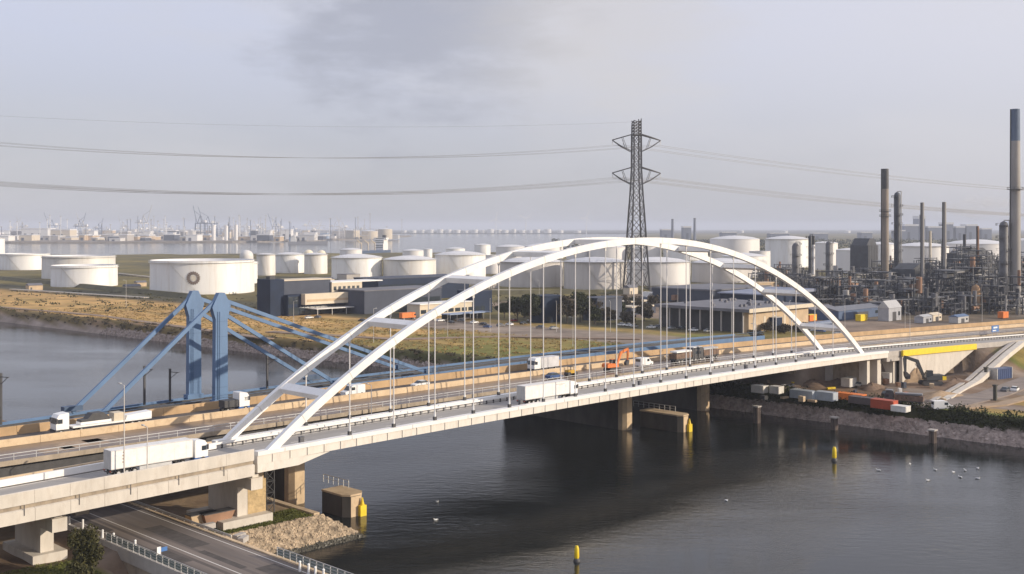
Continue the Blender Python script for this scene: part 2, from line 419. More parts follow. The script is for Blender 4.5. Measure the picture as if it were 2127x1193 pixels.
# water
wm = bpy.data.materials.new('canal_water'); wm.use_nodes = True; T = wm.node_tree; b = T.nodes['Principled BSDF']
b.inputs['Base Color'].default_value = (.014, .016, .016, 1); b.inputs['Roughness'].default_value = .08; b.inputs['IOR'].default_value = 1.33
tcn = N(T, 'ShaderNodeTexCoord'); mpn = N(T, 'ShaderNodeMapping'); mpn.inputs['Rotation'].default_value = (0, 0, radians(20)); mpn.inputs['Scale'].default_value = (.6, 1.4, 1)
T.links.new(tcn.outputs['Object'], mpn.inputs[0])
w1 = N(T, 'ShaderNodeTexNoise', i_Scale=.55, i_Detail=6.0, i_Roughness=.62); T.links.new(mpn.outputs[0], w1.inputs['Vector'])
w2 = N(T, 'ShaderNodeTexNoise', i_Scale=.022, i_Detail=5.0); T.links.new(mpn.outputs[0], w2.inputs['Vector'])
r = N(T, 'ShaderNodeMapRange'); r.inputs['From Min'].default_value = .35; r.inputs['From Max'].default_value = .65; r.inputs['To Min'].default_value = .03; r.inputs['To Max'].default_value = .26
T.links.new(w2.outputs['Fac'], r.inputs[0])
bp = N(T, 'ShaderNodeBump', i_Distance=.5); T.links.new(r.outputs[0], bp.inputs['Strength']); T.links.new(w1.outputs['Fac'], bp.inputs['Height']); T.links.new(bp.outputs[0], b.inputs['Normal'])
wv = [(-13500, -300, 0), (13500, -300, 0), (13500, 14600, 0), (-13500, 14600, 0)]
me = bpy.data.meshes.new('water'); me.from_pydata(wv, [], [(0, 1, 2, 3)]); me.materials.append(wm)
struct(COL.objects.link(bpy.data.objects.new('water', me)) or bpy.data.objects['water'])

# the hazy air
hz = MB().box(-32000, 32000, -400, 42000, -4.5, 135).build('haze', None)
hm = bpy.data.materials.new('haze_air'); hm.use_nodes = True; T = hm.node_tree; T.nodes.clear()
pv = N(T, 'ShaderNodeVolumePrincipled'); pv.inputs['Color'].default_value = (.80, .86, 1.0, 1); pv.inputs['Density'].default_value = HAZE = 1.2e-4
pv.inputs['Anisotropy'].default_value = 0.0
ou = N(T, 'ShaderNodeOutputMaterial'); T.links.new(pv.outputs[0], ou.inputs['Volume'])
hz.data.materials.append(hm); struct(hz, 'stuff')
# ---------------------------------------------------------------- the white tied-arch bridge
DHN = 8.6; NA = 11.44                                 # hanger spacing, distance between the two arch planes
T0, T1 = -14.2, 160.6; TM = (T0+T1)/2; RISE = 29.4; RAD = (((T1-T0)/2)**2+RISE**2)/(2*RISE)
def arch_z(t):
    ends = zr(T0)+.7; return ends+sqrt(max(0, RAD**2-(t-TM)**2))-(RAD-RISE)
def along(t0, t1, step):
    k = max(1, round((t1-t0)/step)); return [t0+(t1-t0)*i/k for i in range(k+1)]
def ribbon(mb, t0, t1, step, n0, n1, zf, zlo, zhi, bend=True):
    """solid strip following a road: between n0 and n1, from zf+zlo to zf+zhi"""
    pts = [((t, (nc(t) if bend else 0), zf(t)), (0, 1, 0), (0, 0, 1)) for t in along(t0, t1, step)]
    return mb.sweep(pts, [(n0, zlo), (n1, zlo), (n1, zhi), (n0, zhi)])
ab = bridge_frame('arch_bridge', 'white steel tied-arch road bridge with two hollow arches spanning the canal', 'bridge')
ribbon(MB(), -17, 171, 5, 1.0, NA-1.0, zr, -.45, 0).build('deck', asph_new, ab)
mk = MB()
for nn in (1.7, NA-1.7): ribbon(mk, -17, 171, 5, nn-.09, nn+.09, zr, .004, .012)
for t in along(-16, 168, 9): ribbon(mk, t, t+3, 3, NA/2-.07, NA/2+.07, zr, .004, .012)
mk.build('lane_marking', mark, ab)
for side, n0 in ((0, -.62), (1, NA-.62)):
    g = ribbon(MB(), -16.5, 171, 4, n0, n0+1.2, zr, .42, 1.0).build('edge_girder', white, ab)
    ribbon(MB(), -16.5, 171, 4, n0+(.18 if side == 0 else 0), n0+1.2-(0 if side == 0 else .18), zr, -.78, .415).build('lower_flange', cream_steel, g)
st = MB().box(-.05, .05, -.12, 0, -.75, .41).mesh('stiffener', cream_steel)
for t in along(-14, 169, 3.0): place('stiffener', st, ab, (t, -.44, zr(t)))
sp = MB().box(-.06, .06, -.03, 0, .43, .98).mesh('splice_plate', M('splice_grey', (.6, .58, .56), .5))
for t in along(-12, 168, 12): place('splice_plate', sp, ab, (t, -.622, zr(t)))
cross = MB().box(-.25, .25, .7, NA-.7, -.85, -.454).mesh('cross_girder', cream_steel)
for t in along(-13, 168, 4.3): place('cross_girder', cross, ab, (t, 0, zr(t)))
for n0 in (0, NA):
    pts = []
    for t in along(T0-.8, T1+.8, 2.2):
        tt = max(T0, min(T1, t)); s = -(tt-TM)/sqrt(RAD**2-(tt-TM)**2)
        tan = Vector((1, 0, s)).normalized(); up = Vector((-tan.z, 0, tan.x))
        z = arch_z(tt)+(t-tt)*s
        pts.append(((t, n0, z), (0, 1, 0), up))
    MB().sweep(pts, [(-.42, -.6), (.42, -.6), (.42, .6), (-.42, .6)]).build('arch_rib', white_arch, ab)
seam = M('seam_grey', (.60, .59, .57), .5, var=.1)
for n0 in (0, NA):
    for k in range(20):
        t = -8.6+8.6*k; s = -(t-TM)/sqrt(RAD**2-(t-TM)**2); tan = Vector((1, 0, s)).normalized(); up = Vector((-tan.z, 0, tan.x)); c = Vector((t, n0, arch_z(t)))
        MB().sweep([(c-tan*.07, (0, 1, 0), up), (c+tan*.07, (0, 1, 0), up)], [(-.435, -.615), (.435, -.615), (.435, .615), (-.435, .615)]).build('weld_band', seam, ab)
for n0 in (-.4, NA-.5): MB().prism([(-16.45, -2.1), (-9.5, -2.0), (-4, -.80), (-4, -.785), (-16.45, -.785)], n0, n0+.9).build('end_beam', cream_steel, ab).location.z = zr(-10)
for k in range(10):
    t = -4.3+17.2*k; s = -(t-TM)/sqrt(RAD**2-(t-TM)**2); tan = Vector((1, 0, s)).normalized(); up = Vector((-tan.z, 0, tan.x))
    sec = [((t, .42, arch_z(t)), tan, up), ((t, NA-.42, arch_z(t)), tan, up)]
    MB().sweep(sec, [(-.75, -.42), (.75, -.42), (.75, .5), (-.75, .5)]).build('cross_brace', white, ab)
hang_mat = M('hanger_pale', (.76, .74, .72), .45, var=.05)
sock = MB().cyl((0, 0, .95), (0, 0, 2.6), .20, .11, 8); sock = sock.mesh('socket', white_clean)
clampm = MB().box(-.26, .26, -.2, .2, .98, 1.55).mesh('clamp', dark_steel)
plate = MB().box(-.22, .22, -.08, .08, -1.3, -.55).mesh('hanger_plate', galv)
for k in range(18):
    t = k*DHN
    for n0 in (0, NA):
        h = MB().cyl((t, n0, zr(t)+2.4), (t, n0, arch_z(t)-1.2), .095, n=8, caps=False).build('hanger', hang_mat, ab, True)
        place('socket', sock, h, (t, n0, zr(t))); place('clamp', clampm, h, (t, n0, zr(t))); place('hanger_plate', plate, h, (t, n0, arch_z(t)))
# safety barrier along the far side: a pale box rail on dark posts
br = bridge_frame('road_barrier', 'long white steel crash barrier along the far side of the arch bridge carriageway', 'barrier')
ribbon(MB(), -17, 300, 5, NA-1.68, NA-1.48, zr, .66, .98).build('rail', white, br)
ribbon(MB(), -95, -17.1, 5, NA-1.85, NA-1.42, zr, .16, 1.02).build('solid_barrier', white, br)
ribbon(MB(), -95, 300, 5, NA-1.62, NA-1.52, zr, .24, .34).build('lower_rail', galv, br)
pm = MB().box(-.12, .12, -.08, .08, 0, .7).mesh('post', dark_steel)
for t in along(-16, 298, 1.75): place('post', pm, br, (t, NA-1.56+nc(t), zr(t)))
b2 = bridge_frame('road_barrier', 'low galvanised guard rail along the near side of the arch bridge carriageway', 'barrier')
ribbon(MB(), -14, 168, 5, 1.12, 1.22, zr, .5, .75).build('rail', galv, b2)
pm2 = MB().box(-.06, .06, -.06, .06, 0, .6).mesh('post', dark_steel)
for t in along(-13, 167, 4.3): place('post', pm2, b2, (t, 1.3, zr(t)))
for i, t in enumerate((t_at(632, 1), t_at(1088, 1), t_at(1335, 1), t_at(1555, 1))):
    o = MB().box(-.35, .35, -.25, .25, 0, 1.5).box(-.4, .4, -.3, .3, 1.5, 1.58).build('cabinet', M('cabinet_dark', (.10, .10, .11), .6), None, loc=L(t, 1.75, zr(t)), rz=TH)
    tag(o, ['dark control cabinet on the arch bridge deck at the near left arch foot', 'dark control cabinet on the arch bridge deck left below the white semi-trailer',
            'dark control cabinet on the arch bridge deck right of the white semi-trailer', 'dark control cabinet on the arch bridge deck near its right end'][i], 'cabinet')

# ---------------------------------------------------------------- concrete approach viaduct, left
av = bridge_frame('approach_viaduct', 'pale concrete approach viaduct with tall parapet leading left from the arch bridge', 'viaduct')
ribbon(MB(), -100, -17.06, 5, .3, NA, zr, -1.2, 0).build('deck', asph_new, av)
ribbon(MB(), -100, -17.06, 5, 1.2, NA-1, zr, -2.3, -1.21).build('girder', conc_grey, av)
ribbon(MB(), -100, -17.06, 5, -.25, .28, zr, -.62, -.12).build('recess', conc_old, av)
ribbon(MB(), -100, -17.06, 5, NA-.5, NA-.1, zr, .005, 1.0).build('far_parapet', conc_tan, av)
t = -17.1; i = 0
while t > -98:
    t2 = t-4.4
    MB().sweep([((q, 0, zr(q)), (0, 1, 0), (0, 0, 1)) for q in (t2+.03, t)], [(-.55, -.12), (.10, -.12), (.02, 1.42), (-.42, 1.5), (-.55, 1.42)]).build('parapet_panel', conc_new, av)
    MB().sweep([((q, 0, zr(q)), (0, 1, 0), (0, 0, 1)) for q in (t2+.04, t)], [(-.70, -2.25), (.9, -2.4), (.9, -.625), (-.45, -.625), (-.70, -.75)]).build('edge_beam', conc_new, av)
    t = t2; i += 1
dr = MB().box(-.05, .05, -.06, 0, -.62, -.1).box(-.05, .05, -.09, -.02, -1.4, -.62).mesh('drain_pipe', dark_steel)
for t in along(-90, -22, 6.8): place('drain_pipe', dr, av, (t, -.66, zr(t)))
mk = MB()
for nn in (1.7, NA-2.2): ribbon(mk, -99, -17.1, 5, nn-.09, nn+.09, zr, .004, .012)
mk.build('lane_marking', mark, av)
def pier(tc, zbase, label, plinth=(3.0, 1.2)):
    p = bridge_frame('bridge_pier', label, 'pier')
    zt = zr(tc)-2.42
    MB().box(tc-.85, tc+.85, 4.4, NA+1, zbase, zt-2.2).build('shaft', conc_new, p)
    MB().box(tc-.95, tc+.95, .6, NA+1.2, zt-2.19, zt-.5).box(tc-.5, tc+.5, 1.0, 2.0, zt-.5, zt).build('bearing_block', conc_new, p)
    MB().box(tc-.5, tc+.5, NA-1.5, NA-.3, zt-.498, zt).build('bearing_block', conc_new, p)
    MB().box(tc-plinth[0], tc+plinth[0], 4.4-plinth[1], NA+1.6, zbase-2.2, zbase).build('plinth', conc_new, p)
    return p
pier(t_at(97, 4.5), 4.8, 'pale concrete wall pier left of the lower road at the picture edge', (2.2, 1.0))
p2 = pier(t_at(503, 4.5), 4.2, 'pale concrete wall pier on a wide plinth beside the grassy bank', (4.1, 1.6))
tc = t_at(503, 4.5)
MB().box(tc+.97, tc+4.0, 4.5, NA, 4.2, 9.0).build('rough_abutment', M('rough_tan_concrete', (.50, .37, .20), .9, var=.25, scale=.9, bump=.5, dirt=(.26, .19, .11), dirt_amt=.5), p2)
MB().box(tc+1.4, tc+3.6, 4.5, 7.0, 9.01, 10.6).build('abutment_head', conc_tan, p2)
# scaffold tower beside it
sf = bridge_frame('scaffold_tower', 'dark steel scaffold tower standing behind the rough tan pier block', 'scaffold')
s0 = MB(); s1 = MB(); ta = tc+5.2
for a in (0, 1.6):
    for b_ in (6.6, 8.6): s0.bar((ta+a, b_, 3.0), (ta+a, b_, 11.0), .12)
for z in (4.4, 6.1, 7.8, 9.5):
    s1.box(ta-.1, ta+1.7, 6.5, 8.7, z, z+.07)
    s1.bar((ta, 6.6, z), (ta+1.6, 6.6, z-1.6), .07); s1.bar((ta+1.6, 6.6, z), (ta, 6.6, z-1.6), .07)
s0.build('upright', dark_steel, sf); s1.build('platform', dark_steel, sf)

# ---------------------------------------------------------------- right-hand approach with the yellow edge
ra = bridge_frame('approach_ramp', 'pale concrete approach abutment with retaining wall at the right end of the arch bridge', 'ramp')
ribbon(MB(), 171.1, 330, 5, .2, NA, zr, -.7, 0).build('deck', asph_new, ra)
ribbon(MB(), 171.1, 177.4, 2, .0, NA, zr, -1.9, -.71).build('deck_beam', conc_grey, ra)
ribbon(MB(), 171.1, 330, 5, -.1, .18, zr, -.7, .75).build('parapet', conc_grey, ra)
ribbon(MB(), 171.1, 330, 5, NA-.6, NA-.1, zr, .005, .9).build('far_parapet', conc_grey, ra)
wall = [((t, nc(t), 0), (0, 1, 0), (0, 0, 1)) for t in along(178, 216, 4)]
vs = []; 
for t in along(178, 216, 3.8):
    zlow = 4.0 if t < 196 else 4.0+(t-196)*.36
    vs.append((t, zlow, zr(t)-.75))
t_prev = None
for (a, b_) in zip(vs, vs[1:]):
    m = MB(); y0 = -.45
    m.add([(a[0]+.02, y0+nc(a[0]), a[1]), (b_[0], y0+nc(b_[0]), b_[1]), (b_[0], y0+nc(b_[0]), b_[2]), (a[0]+.02, y0+nc(a[0]), a[2]),
           (a[0]+.02, .4+nc(a[0]), a[1]), (b_[0], .4+nc(b_[0]), b_[1]), (b_[0], .4+nc(b_[0]), b_[2]), (a[0]+.02, .4+nc(a[0]), a[2])],
          [(0,1,2,3),(4,7,6,5),(0,4,5,1),(1,5,6,2),(2,6,7,3),(3,7,4,0)])
    m.build('wall_panel', conc_new, ra)
MB().box(176.2, 177.9, -.8, NA, 4, zr(177)-1.92).build('abutment_pillar', conc_new, ra)
MB().sweep([((t, nc(t), zr(t)), (0, 1, 0), (0, 0, 1)) for t in along(177.5, 216, 4)], [(-1.05, -.75), (-.5, -.75), (-.5, .72), (-.75, .85), (-1.05, .72)]).build('yellow_edge_beam', yellow, ra)['label'] = 'bright yellow edge beam along the approach'
for tt, w_, lab in ((169.6, 1.0, 'pale concrete pier under the right end of the arch bridge, the wider one'), (163.8, .7, 'slim grey concrete pier just left of the arch bridge right end')):
    p = bridge_frame('bridge_pier', lab, 'pier')
    zt = zr(tt)-1.06
    MB().box(tt-w_, tt+w_, -.2, 2.0, 4.0, zt).build('shaft', conc_new, p); MB().box(tt-w_, tt+w_, NA-2, NA+.2, 4.0, zt).build('shaft', conc_grey, p)
    MB().box(tt-w_*.8, tt+w_*.8, 2.002, NA-2.002, 4.0, zt-.6).build('cross_wall', conc_old, p)

# ---------------------------------------------------------------- the older road bridge with the closed, milled carriageway
ob = bridge_frame('road_bridge', 'older concrete road bridge behind the arches with brown milled carriageway', 'bridge')
ribbon(MB(), -130, 330, 6, 16.0, 27.0, zo, -.5, 0).build('closed_carriageway', asph_old, ob)
ribbon(MB(), -130, 330, 6, 27.02, 35.6, zo, -.5, 0).build('open_carriageway', asph, ob)
for n0 in (17, 20.6, 24.2, 28.5, 32, 34.4): ribbon(MB(), -130, 160, 6, n0, n0+.8, zo, -2.6, -.504).build('main_girder', dark_steel, ob)
ribbon(MB(), -130, 330, 6, 15.7, 16.0, zo, -.55, .12).build('kerb', conc_old, ob)
rl = MB()
ribbon(rl, -130, 330, 6, 15.75, 15.85, zo, .95, 1.05); ribbon(rl, -130, 330, 6, 15.76, 15.84, zo, .55, .61)
rl.build('hand_rail', galv, ob)
pr = MB().box(-.04, .04, -.04, .04, .1, 1.0).mesh('rail_post', galv)
for t in along(-128, 328, 3): place('rail_post', pr, ob, (t, 15.8+nc(t), zo(t)))
def barrier_run(n0, n1, h, lab_mat, t0, t1, step, ob):
    for a in along(t0, t1, step)[:-1]:
        b_ = a+step*.992
        m = MB().sweep([((q, nc(q), zo(q)), (0, 1, 0), (0, 0, 1)) for q in (a, b_)], [(n0, .004), (n1, .004), (n1-.12, h), (n0+.12, h)])
        m.build('barrier_block', lab_mat, ob)
barrier_run(26.4, 27.0, 1.02, conc_tan, -126, 318, 6.0, ob)
barrier_run(35.0, 35.6, 1.3, M('ochre_concrete', (.46, .31, .17), .85, var=.18, scale=.3), -126, 318, 6.0, ob)
# loose patches of milling on the closed carriageway
patchm = M('milled_patch', (.34, .25, .17), .7, var=.3, scale=.8)
for (px, nn, l, w_) in ((118, 19.5, 5, 3.4), (170, 21, 7, 5), (205, 23, 5, 4), (455, 22, 4, 3), (745, 19, 9, 5), (640, 24, 6, 2), (1000, 21, 10, 4), (560, 18, 10, 2)):
    tt = t_at(px, nn); ribbon(MB(), tt-l/2, tt+l/2, 3, nn-w_/2, nn+w_/2, zo, .003, .007).build('asphalt_patch', patchm, ob)
def old_pier(tt, lab, n0=18.6, n1=60):
    p = bridge_frame('bridge_pier', lab, 'pier')
    pts = [(tt-1.5, n0+.8), (tt-.8, n0), (tt+1.0, n0), (tt+1.7, n0+.8), (tt+1.7, n0+2.0), (tt-1.5, n0+2.0)]
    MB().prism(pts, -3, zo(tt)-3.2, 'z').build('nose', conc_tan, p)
    MB().box(tt-1.48, tt+1.68, n0+2.003, n1, -3, zo(tt)-3.2).build('wall', conc_shade, p)  # long sides coloured near black to paint in the shade under the decks
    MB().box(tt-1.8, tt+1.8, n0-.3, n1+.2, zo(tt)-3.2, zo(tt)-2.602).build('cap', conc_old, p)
old_pier(t_at(618, 19), 'tan concrete river pier of the older bridge at the near bank')
old_pier(t_at(1300, 24), 'tan concrete river pier of the older bridge with the long fender wall', 23, 62)
old_pier(t_at(1462, 27), 'tan concrete river pier of the older bridge nearest the far bank', 26, 60)
for tt, lab in ((-34, 'grey concrete pier of the older bridge beyond the lower road'), (-62, 'grey concrete pier of the older bridge at the left picture edge'), (158, 'grey concrete abutment wall of the older bridge on the far bank')):
    p = MB().box(tt-1, tt+1, 17, 36.5, 3.5, zo(tt)-2.604).build('bridge_pier', conc_old, None, loc=(BX, BY, 0), rz=TH); tag(p, lab, 'pier')

# fender walls with walkways and yellow tips
def fender(tt, n0, n1, zt, lab, hw=2.0):
    f = bridge_frame('fender_wall', lab, 'fender')
    pts = [(tt-hw, n0+1.0), (tt-hw+.9, n0), (tt+hw-.9, n0), (tt+hw, n0+1.0), (tt+hw, n1), (tt-hw, n1)]
    MB().prism(pts, -2, zt, 'z').build('wall', conc_shade, f)  # dark colour paints the shade on the fender's sides; end faces stay tan
    MB().box(tt-hw+.95, tt+hw-.95, n0-.06, n0-.003, -.5, zt-.1).build('end_face', conc_tan, f); MB().prism([(tt+hw-.89, n0-.01), (tt+hw+.03, n0+.98), (tt+hw+.01, n0+1.0), (tt+hw-.91, n0)], -.5, zt-.1, 'z').build('end_face', conc_tan, f)
    MB().prism([(a*1.0+(.12 if a > tt else -.12), b_+(-.12 if b_ < n0+.5 else 0)) for a, b_ in pts], zt+.002, zt+.3, 'z').build('cope', conc_tan, f)
    rl = MB()
    for q in along(n0+4, n1+4.5, 1.5): rl.bar((tt+hw-.3, q, zt+.2), (tt+hw-.3, q, zt+1.5), .09)
    rl.bar((tt+hw-.3, n0+4, zt+1.5), (tt+hw-.3, n1+4.5, zt+1.5), .09); rl.bar((tt+hw-.3, n0+4, zt+.9), (tt+hw-.3, n1+4.5, zt+.9), .06)
    rl.build('walkway_rail', galv, f)
    y = MB().box(tt+hw-1.5, tt+hw-.3, n0-.75, n0-.13, -.6, 1.7).cyl((tt+hw-.9, n0-.4, 1.7), (tt+hw-.9, n0-.4, 2.9), .36, .1, 10)
    y.build('yellow_marker', yellow, f)
fender(t_at(712, 9), 5.6, 12.0, 3.3, 'fender block with shade-darkened sides and yellow marker beside the near bank', 1.9)
fender(t_at(1416, 13.5), 12.4, 24, 3.6, 'long fender wall with shade-darkened sides and yellow marker under the bridge on the right', 1.8)

# ---------------------------------------------------------------- blue cable-stayed rail bridge
rb = bridge_frame('rail_bridge', 'pale blue steel cable-stayed rail bridge with two straight towers', 'bridge')
NB0, NB1 = 40.0, 49.2
for n0, ztop in ((NB0-.9, .05), (NB1-.1, -.2)): MB().sweep([((t, nc(t)*1.0, zb(t)), (0, 1, 0), (0, 0, 1)) for t in along(-140, 175, 6)], [(n0, -1.6), (n0+.5, -1.6), (n0+.5, ztop), (n0, ztop)]).build('edge_girder', blue_steel, rb)
ribbon(MB(), -140, 175, 6, NB0+.11, NB1-.11, zb, -1.2, -.6).build('track_deck', M('ballast', (.085, .085, .09), .9, var=.3, scale=1.5), rb)
for nn in (43.0, 44.4, 46.2, 47.6): ribbon(MB(), -140, 175, 6, nn, nn+.08, zb, -.598, -.40).build('rail', dark_steel, rb)
hr = MB()
ribbon(hr, -140, 175, 6, NB0-.85, NB0-.8, zb, 1.15, 1.22); ribbon(hr, -140, 175, 6, NB0-.85, NB0-.8, zb, .7, .74); hr.build('hand_rail', blue_steel, rb)
TT = t_at(458, NB0)
towtop = 34.4
for n0 in (NB0, NB1):
    tw = MB(); zt = zb(TT)
    tw.prism([(TT-1.45, 3), (TT+1.25, 3), (TT+1.1, 31.5), (TT-1.25, 31.5)], n0-.55, n0+.55).build('tower', blue_steel, rb)
    MB().prism([(TT-1.27, 29.6), (TT+1.13, 29.6), (TT+1.75, 32.0), (TT+.55, towtop-.1), (TT-.6, towtop-.1), (TT-1.95, 31.8)], n0-.57, n0+.57).build('saddle', blue_steel, rb)
    MB().box(TT-1.7, TT+1.5, n0-.8, n0+.8, zt-1.6, zt+.3).build('tower_base', blue_steel, rb)
    for zz in (17.5, 20.5, 23.5, 26.5, 29.2): MB().box(TT-1.42+(zz-15)*.012, TT+1.24-(zz-15)*.009, n0-.575, n0+.575, zz, zz+.09).build('plate_seam', M('blue_seam', (.07, .14, .26), .5), rb)
    ld_ = MB().bar((TT-.9, n0-.66, 15.5), (TT-.9, n0-.66, 31), .06).bar((TT-.5, n0-.66, 15.5), (TT-.5, n0-.66, 31), .06)
    for q in range(30): ld_.bar((TT-.9, n0-.66, 15.8+q*.5), (TT-.5, n0-.66, 15.8+q*.5), .04)
    ld_.build('ladder', blue_steel, rb)
    for (ta, za, tb_, zb_) in ((TT-1.2, 32.7, t_at(200, NB0), 14.6), (TT+1.1, 32.8, t_at(893, NB0), 15.4), (TT+1.2, 30.2, t_at(700, NB0)+.5, 15.2)):
        st_ = MB().bar((ta, n0, za), (tb_, n0, zb_), .5, .66).build('stay', blue_steel, rb)
        MB().box(tb_-1.6, tb_+1.6, n0-.7, n0+.7, zb(tb_)+.2, zb(tb_)+1.0).build('stay_anchor', blue_dark, st_)
for tt, lab in ((-40, 'weathered concrete pier of the rail bridge left of the towers'),):
    p = MB().box(tt-1.8, tt+1.8, NB0-2, NB1+2, -3, zb(tt)-1.61).build('bridge_pier', conc_old, None, loc=(BX, BY, 0), rz=TH); tag(p, lab, 'pier')
for i, (px, h, lab) in enumerate(((300, 6.6, 'dark overhead-line mast on the rail bridge left of the blue towers'), (353, 5.6, 'dark overhead-line mast with cross arm just left of the blue towers'), (555, 6.0, 'dark overhead-line mast on the rail bridge right of the blue towers'), (2, 8, 'dark overhead-line mast on the rail bridge at the left picture edge'))):
    tt = t_at(px, 48); m = thing('catenary_mast', lab, 'mast', L(tt, 48, zb(tt)-.6), TH, 'overhead line masts on the rail bridge')
    MB().bar((0, 0, 0), (0, 0, h+.6), .32).build('pole', dark_steel, m)
    MB().bar((0, 0, h), (0, -3.2, h+.2), .12).bar((0, 0, h-1.2), (0, -2.6, h+.1), .08).build('arm', dark_steel, m)
# ---------------------------------------------------------------- lower road under the viaduct
ZL = 5.35
lr = bridge_frame('lower_road', 'x', 'x'); del lr['label']; del lr['category']; struct(lr)
TL0, TL1 = -37.6, -26.4
MB().box(TL0, TL1, -60, 160, ZL-.9, ZL).build('carriageway', asph_low, lr)
mk = MB()
for q in along(-60, 100, 6): mk.box(-33.0, -32.86, q, q+5.94, ZL+.004, ZL+.010)
mk.box(TL1-.95, TL1-.83, -60, 160, ZL+.004, ZL+.010); mk.box(TL0+1.5, TL0+1.62, -60, 160, ZL+.004, ZL+.010)
mk.build('lane_marking', mark, lr)
pmat = M('asphalt_repair', (.075, .066, .062), .9, var=.3, scale=.8)
for (a, b_, c, d) in ((-36.2, -34.2, -14, -6), (-31.5, -28.9, -9, 4), (-30.6, -27.8, -30, -22), (-36, -34.6, 6, 16), (-31.9, -30.9, -21, -11)): MB().box(a, b_, c, d, ZL+.001, ZL+.0035).build('asphalt_repair', pmat, lr)
for a in (-35.6, -33.9, -31.6, -29.6): MB().box(a-.28, a+.28, -60, 160, ZL+.0005, ZL+.0022).build('tyre_track', M('tyre_dark', (.115, .098, .09), .8, var=.3, scale=.25, stretch=(1, .1, 1)), lr)
MB().box(TL0-.45, TL0-.004, -60, 160, ZL-1.4, ZL+.18).build('kerb', conc_grey, lr)
MB().box(TL1+.004, TL1+.5, -60, 160, ZL-1.2, ZL+.15).build('kerb', conc_tan, lr)
MB().box(TL0-.3, TL0+.6, -60, -2.2, -3, ZL-1.404).build('side_wall', conc_old, lr)
MB().box(TL0+.6, TL1+.3, -7.5, -4.5, -3, ZL-.904).build('abutment', conc_old, lr)
def road_rail(name, lab, tt, a, b_, step, mat):
    r_ = bridge_frame(name, lab, 'railing')
    for zz in (.5, .85, 1.2): MB().box(tt-.04, tt+.04, a, b_, ZL+zz, ZL+zz+.07).build('rail', mat, r_)
    pm = MB().box(-.05, .05, -.05, .05, .15, 1.27).mesh('post', mat)
    for q in along(a, b_, step): place('post', pm, r_, (tt, q, ZL))
    pa = MB().box(-.015, .015, 0, step*.8, .3, 1.1).mesh('infill', M('railing_green', (.16, .20, .19), .6, var=.3, scale=3))
    for q in along(a, b_, step)[:-1]: place('infill', pa, r_, (tt, q+step*.1, ZL))
road_rail('bridge_railing', 'grey-green panel railing along the left edge of the lower road', TL0-.25, -40, 1.5, 1.5, galv)
road_rail('bridge_railing', 'grey-blue panel railing along the right edge of the lower road at the picture bottom', TL1+.28, -42, -20, 1.4, galv)
gr = bridge_frame('guard_rail', 'galvanised guard rail between lower road and the pale pier plinth', 'guard rail')
MB().box(TL1+.75, TL1+.85, -8.5, 26, ZL+.1, ZL+.42).build('rail', galv, gr)
pm = MB().box(-.05, .05, -.05, .05, -1.2, .4).mesh('post', galv)
for q in along(-8.5, 26, 2): place('post', pm, gr, (TL1+.8, q, ZL))
wp = MB().cyl((0, 0, 0), (0, 0, 1.15), .16, .13, 10).cyl((0, 0, 1.15), (0, 0, 1.25), .17, .08, 10)
wpm = wp.mesh('marker_post', white_clean)
ORD = ['first', 'second', 'third', 'fourth', 'fifth', 'sixth', 'seventh', 'eighth', 'ninth', 'tenth', 'eleventh', 'twelfth', 'thirteenth', 'fourteenth', 'fifteenth', 'sixteenth', 'seventeenth', 'eighteenth', 'nineteenth', 'twentieth', 'twenty-first', 'twenty-second', 'twenty-third', 'twenty-fourth', 'twenty-fifth', 'twenty-sixth', 'twenty-seventh', 'twenty-eighth']
for i, (px, py) in enumerate(((144, 1092), (172, 1098), (213, 1120), (236, 1127), (281, 1142))):
    p = at(px, py, ZL); o = place('marker_post', wpm, None, p); tag(o, f'short white marker post, {ORD[i]} from the left along the lower road edge', 'post', 'white marker posts on the left of the lower road')
for i, (px, py) in enumerate(((623, 1187), (641, 1193), (655, 1199), (672, 1204))):
    p = at(px, py, ZL); o = place('marker_post', wpm, None, p); tag(o, f'short white marker post, {ORD[i]} from the left right of the lower road', 'post', 'white marker posts on the right of the lower road')
sg = thing('road_sign', 'small white and blue road sign beside the lower road railing', 'sign', at(334, 1168, ZL), TH)
MB().cyl((0, 0, 0), (0, 0, 1.9), .05, n=8).build('pole', galv, sg); MB().box(-.5, .0, -.03, .03, 1.0, 1.9).build('white_panel', white_clean, sg); MB().box(.02, .85, -.03, .03, 1.25, 1.75).build('blue_panel', sign_blue, sg)
# crates / rubble by the plinth
for i, (px, py, s, lab, mt) in enumerate(((450, 1082, 1.3, 'rusty brown steel skip beside the pale plinth', rust), (418, 1085, 1.1, 'tan heap container between guard rail and plinth', tanwall))):
    c = thing('skip_container', lab, 'container', at(px, py, 4.0), TH)
    MB().prism([(-1.6*s, 0), (1.4*s, 0), (1.9*s, 1.3), (-1.9*s, 1.3)], -.9, .9).build('body', mt, c); MB().box(-1.95*s, 1.95*s, -.95, .95, 1.3, 1.42).build('rim', dark_steel, c)
blk = MB().box(-.9, .9, -.4, .4, 0, .7).mesh('concrete_block', conc_grey)
for i, (px, py) in enumerate(((433, 1098), (497, 1120), (505, 1126))):
    o = place('concrete_block', blk, None, at(px, py, 4.6), TH+.3*i); tag(o, ['pale concrete block beside the rusty skip', 'pale concrete block at the left end of the stone slope', 'pale concrete block at the road corner of the stone slope'][i], 'block')
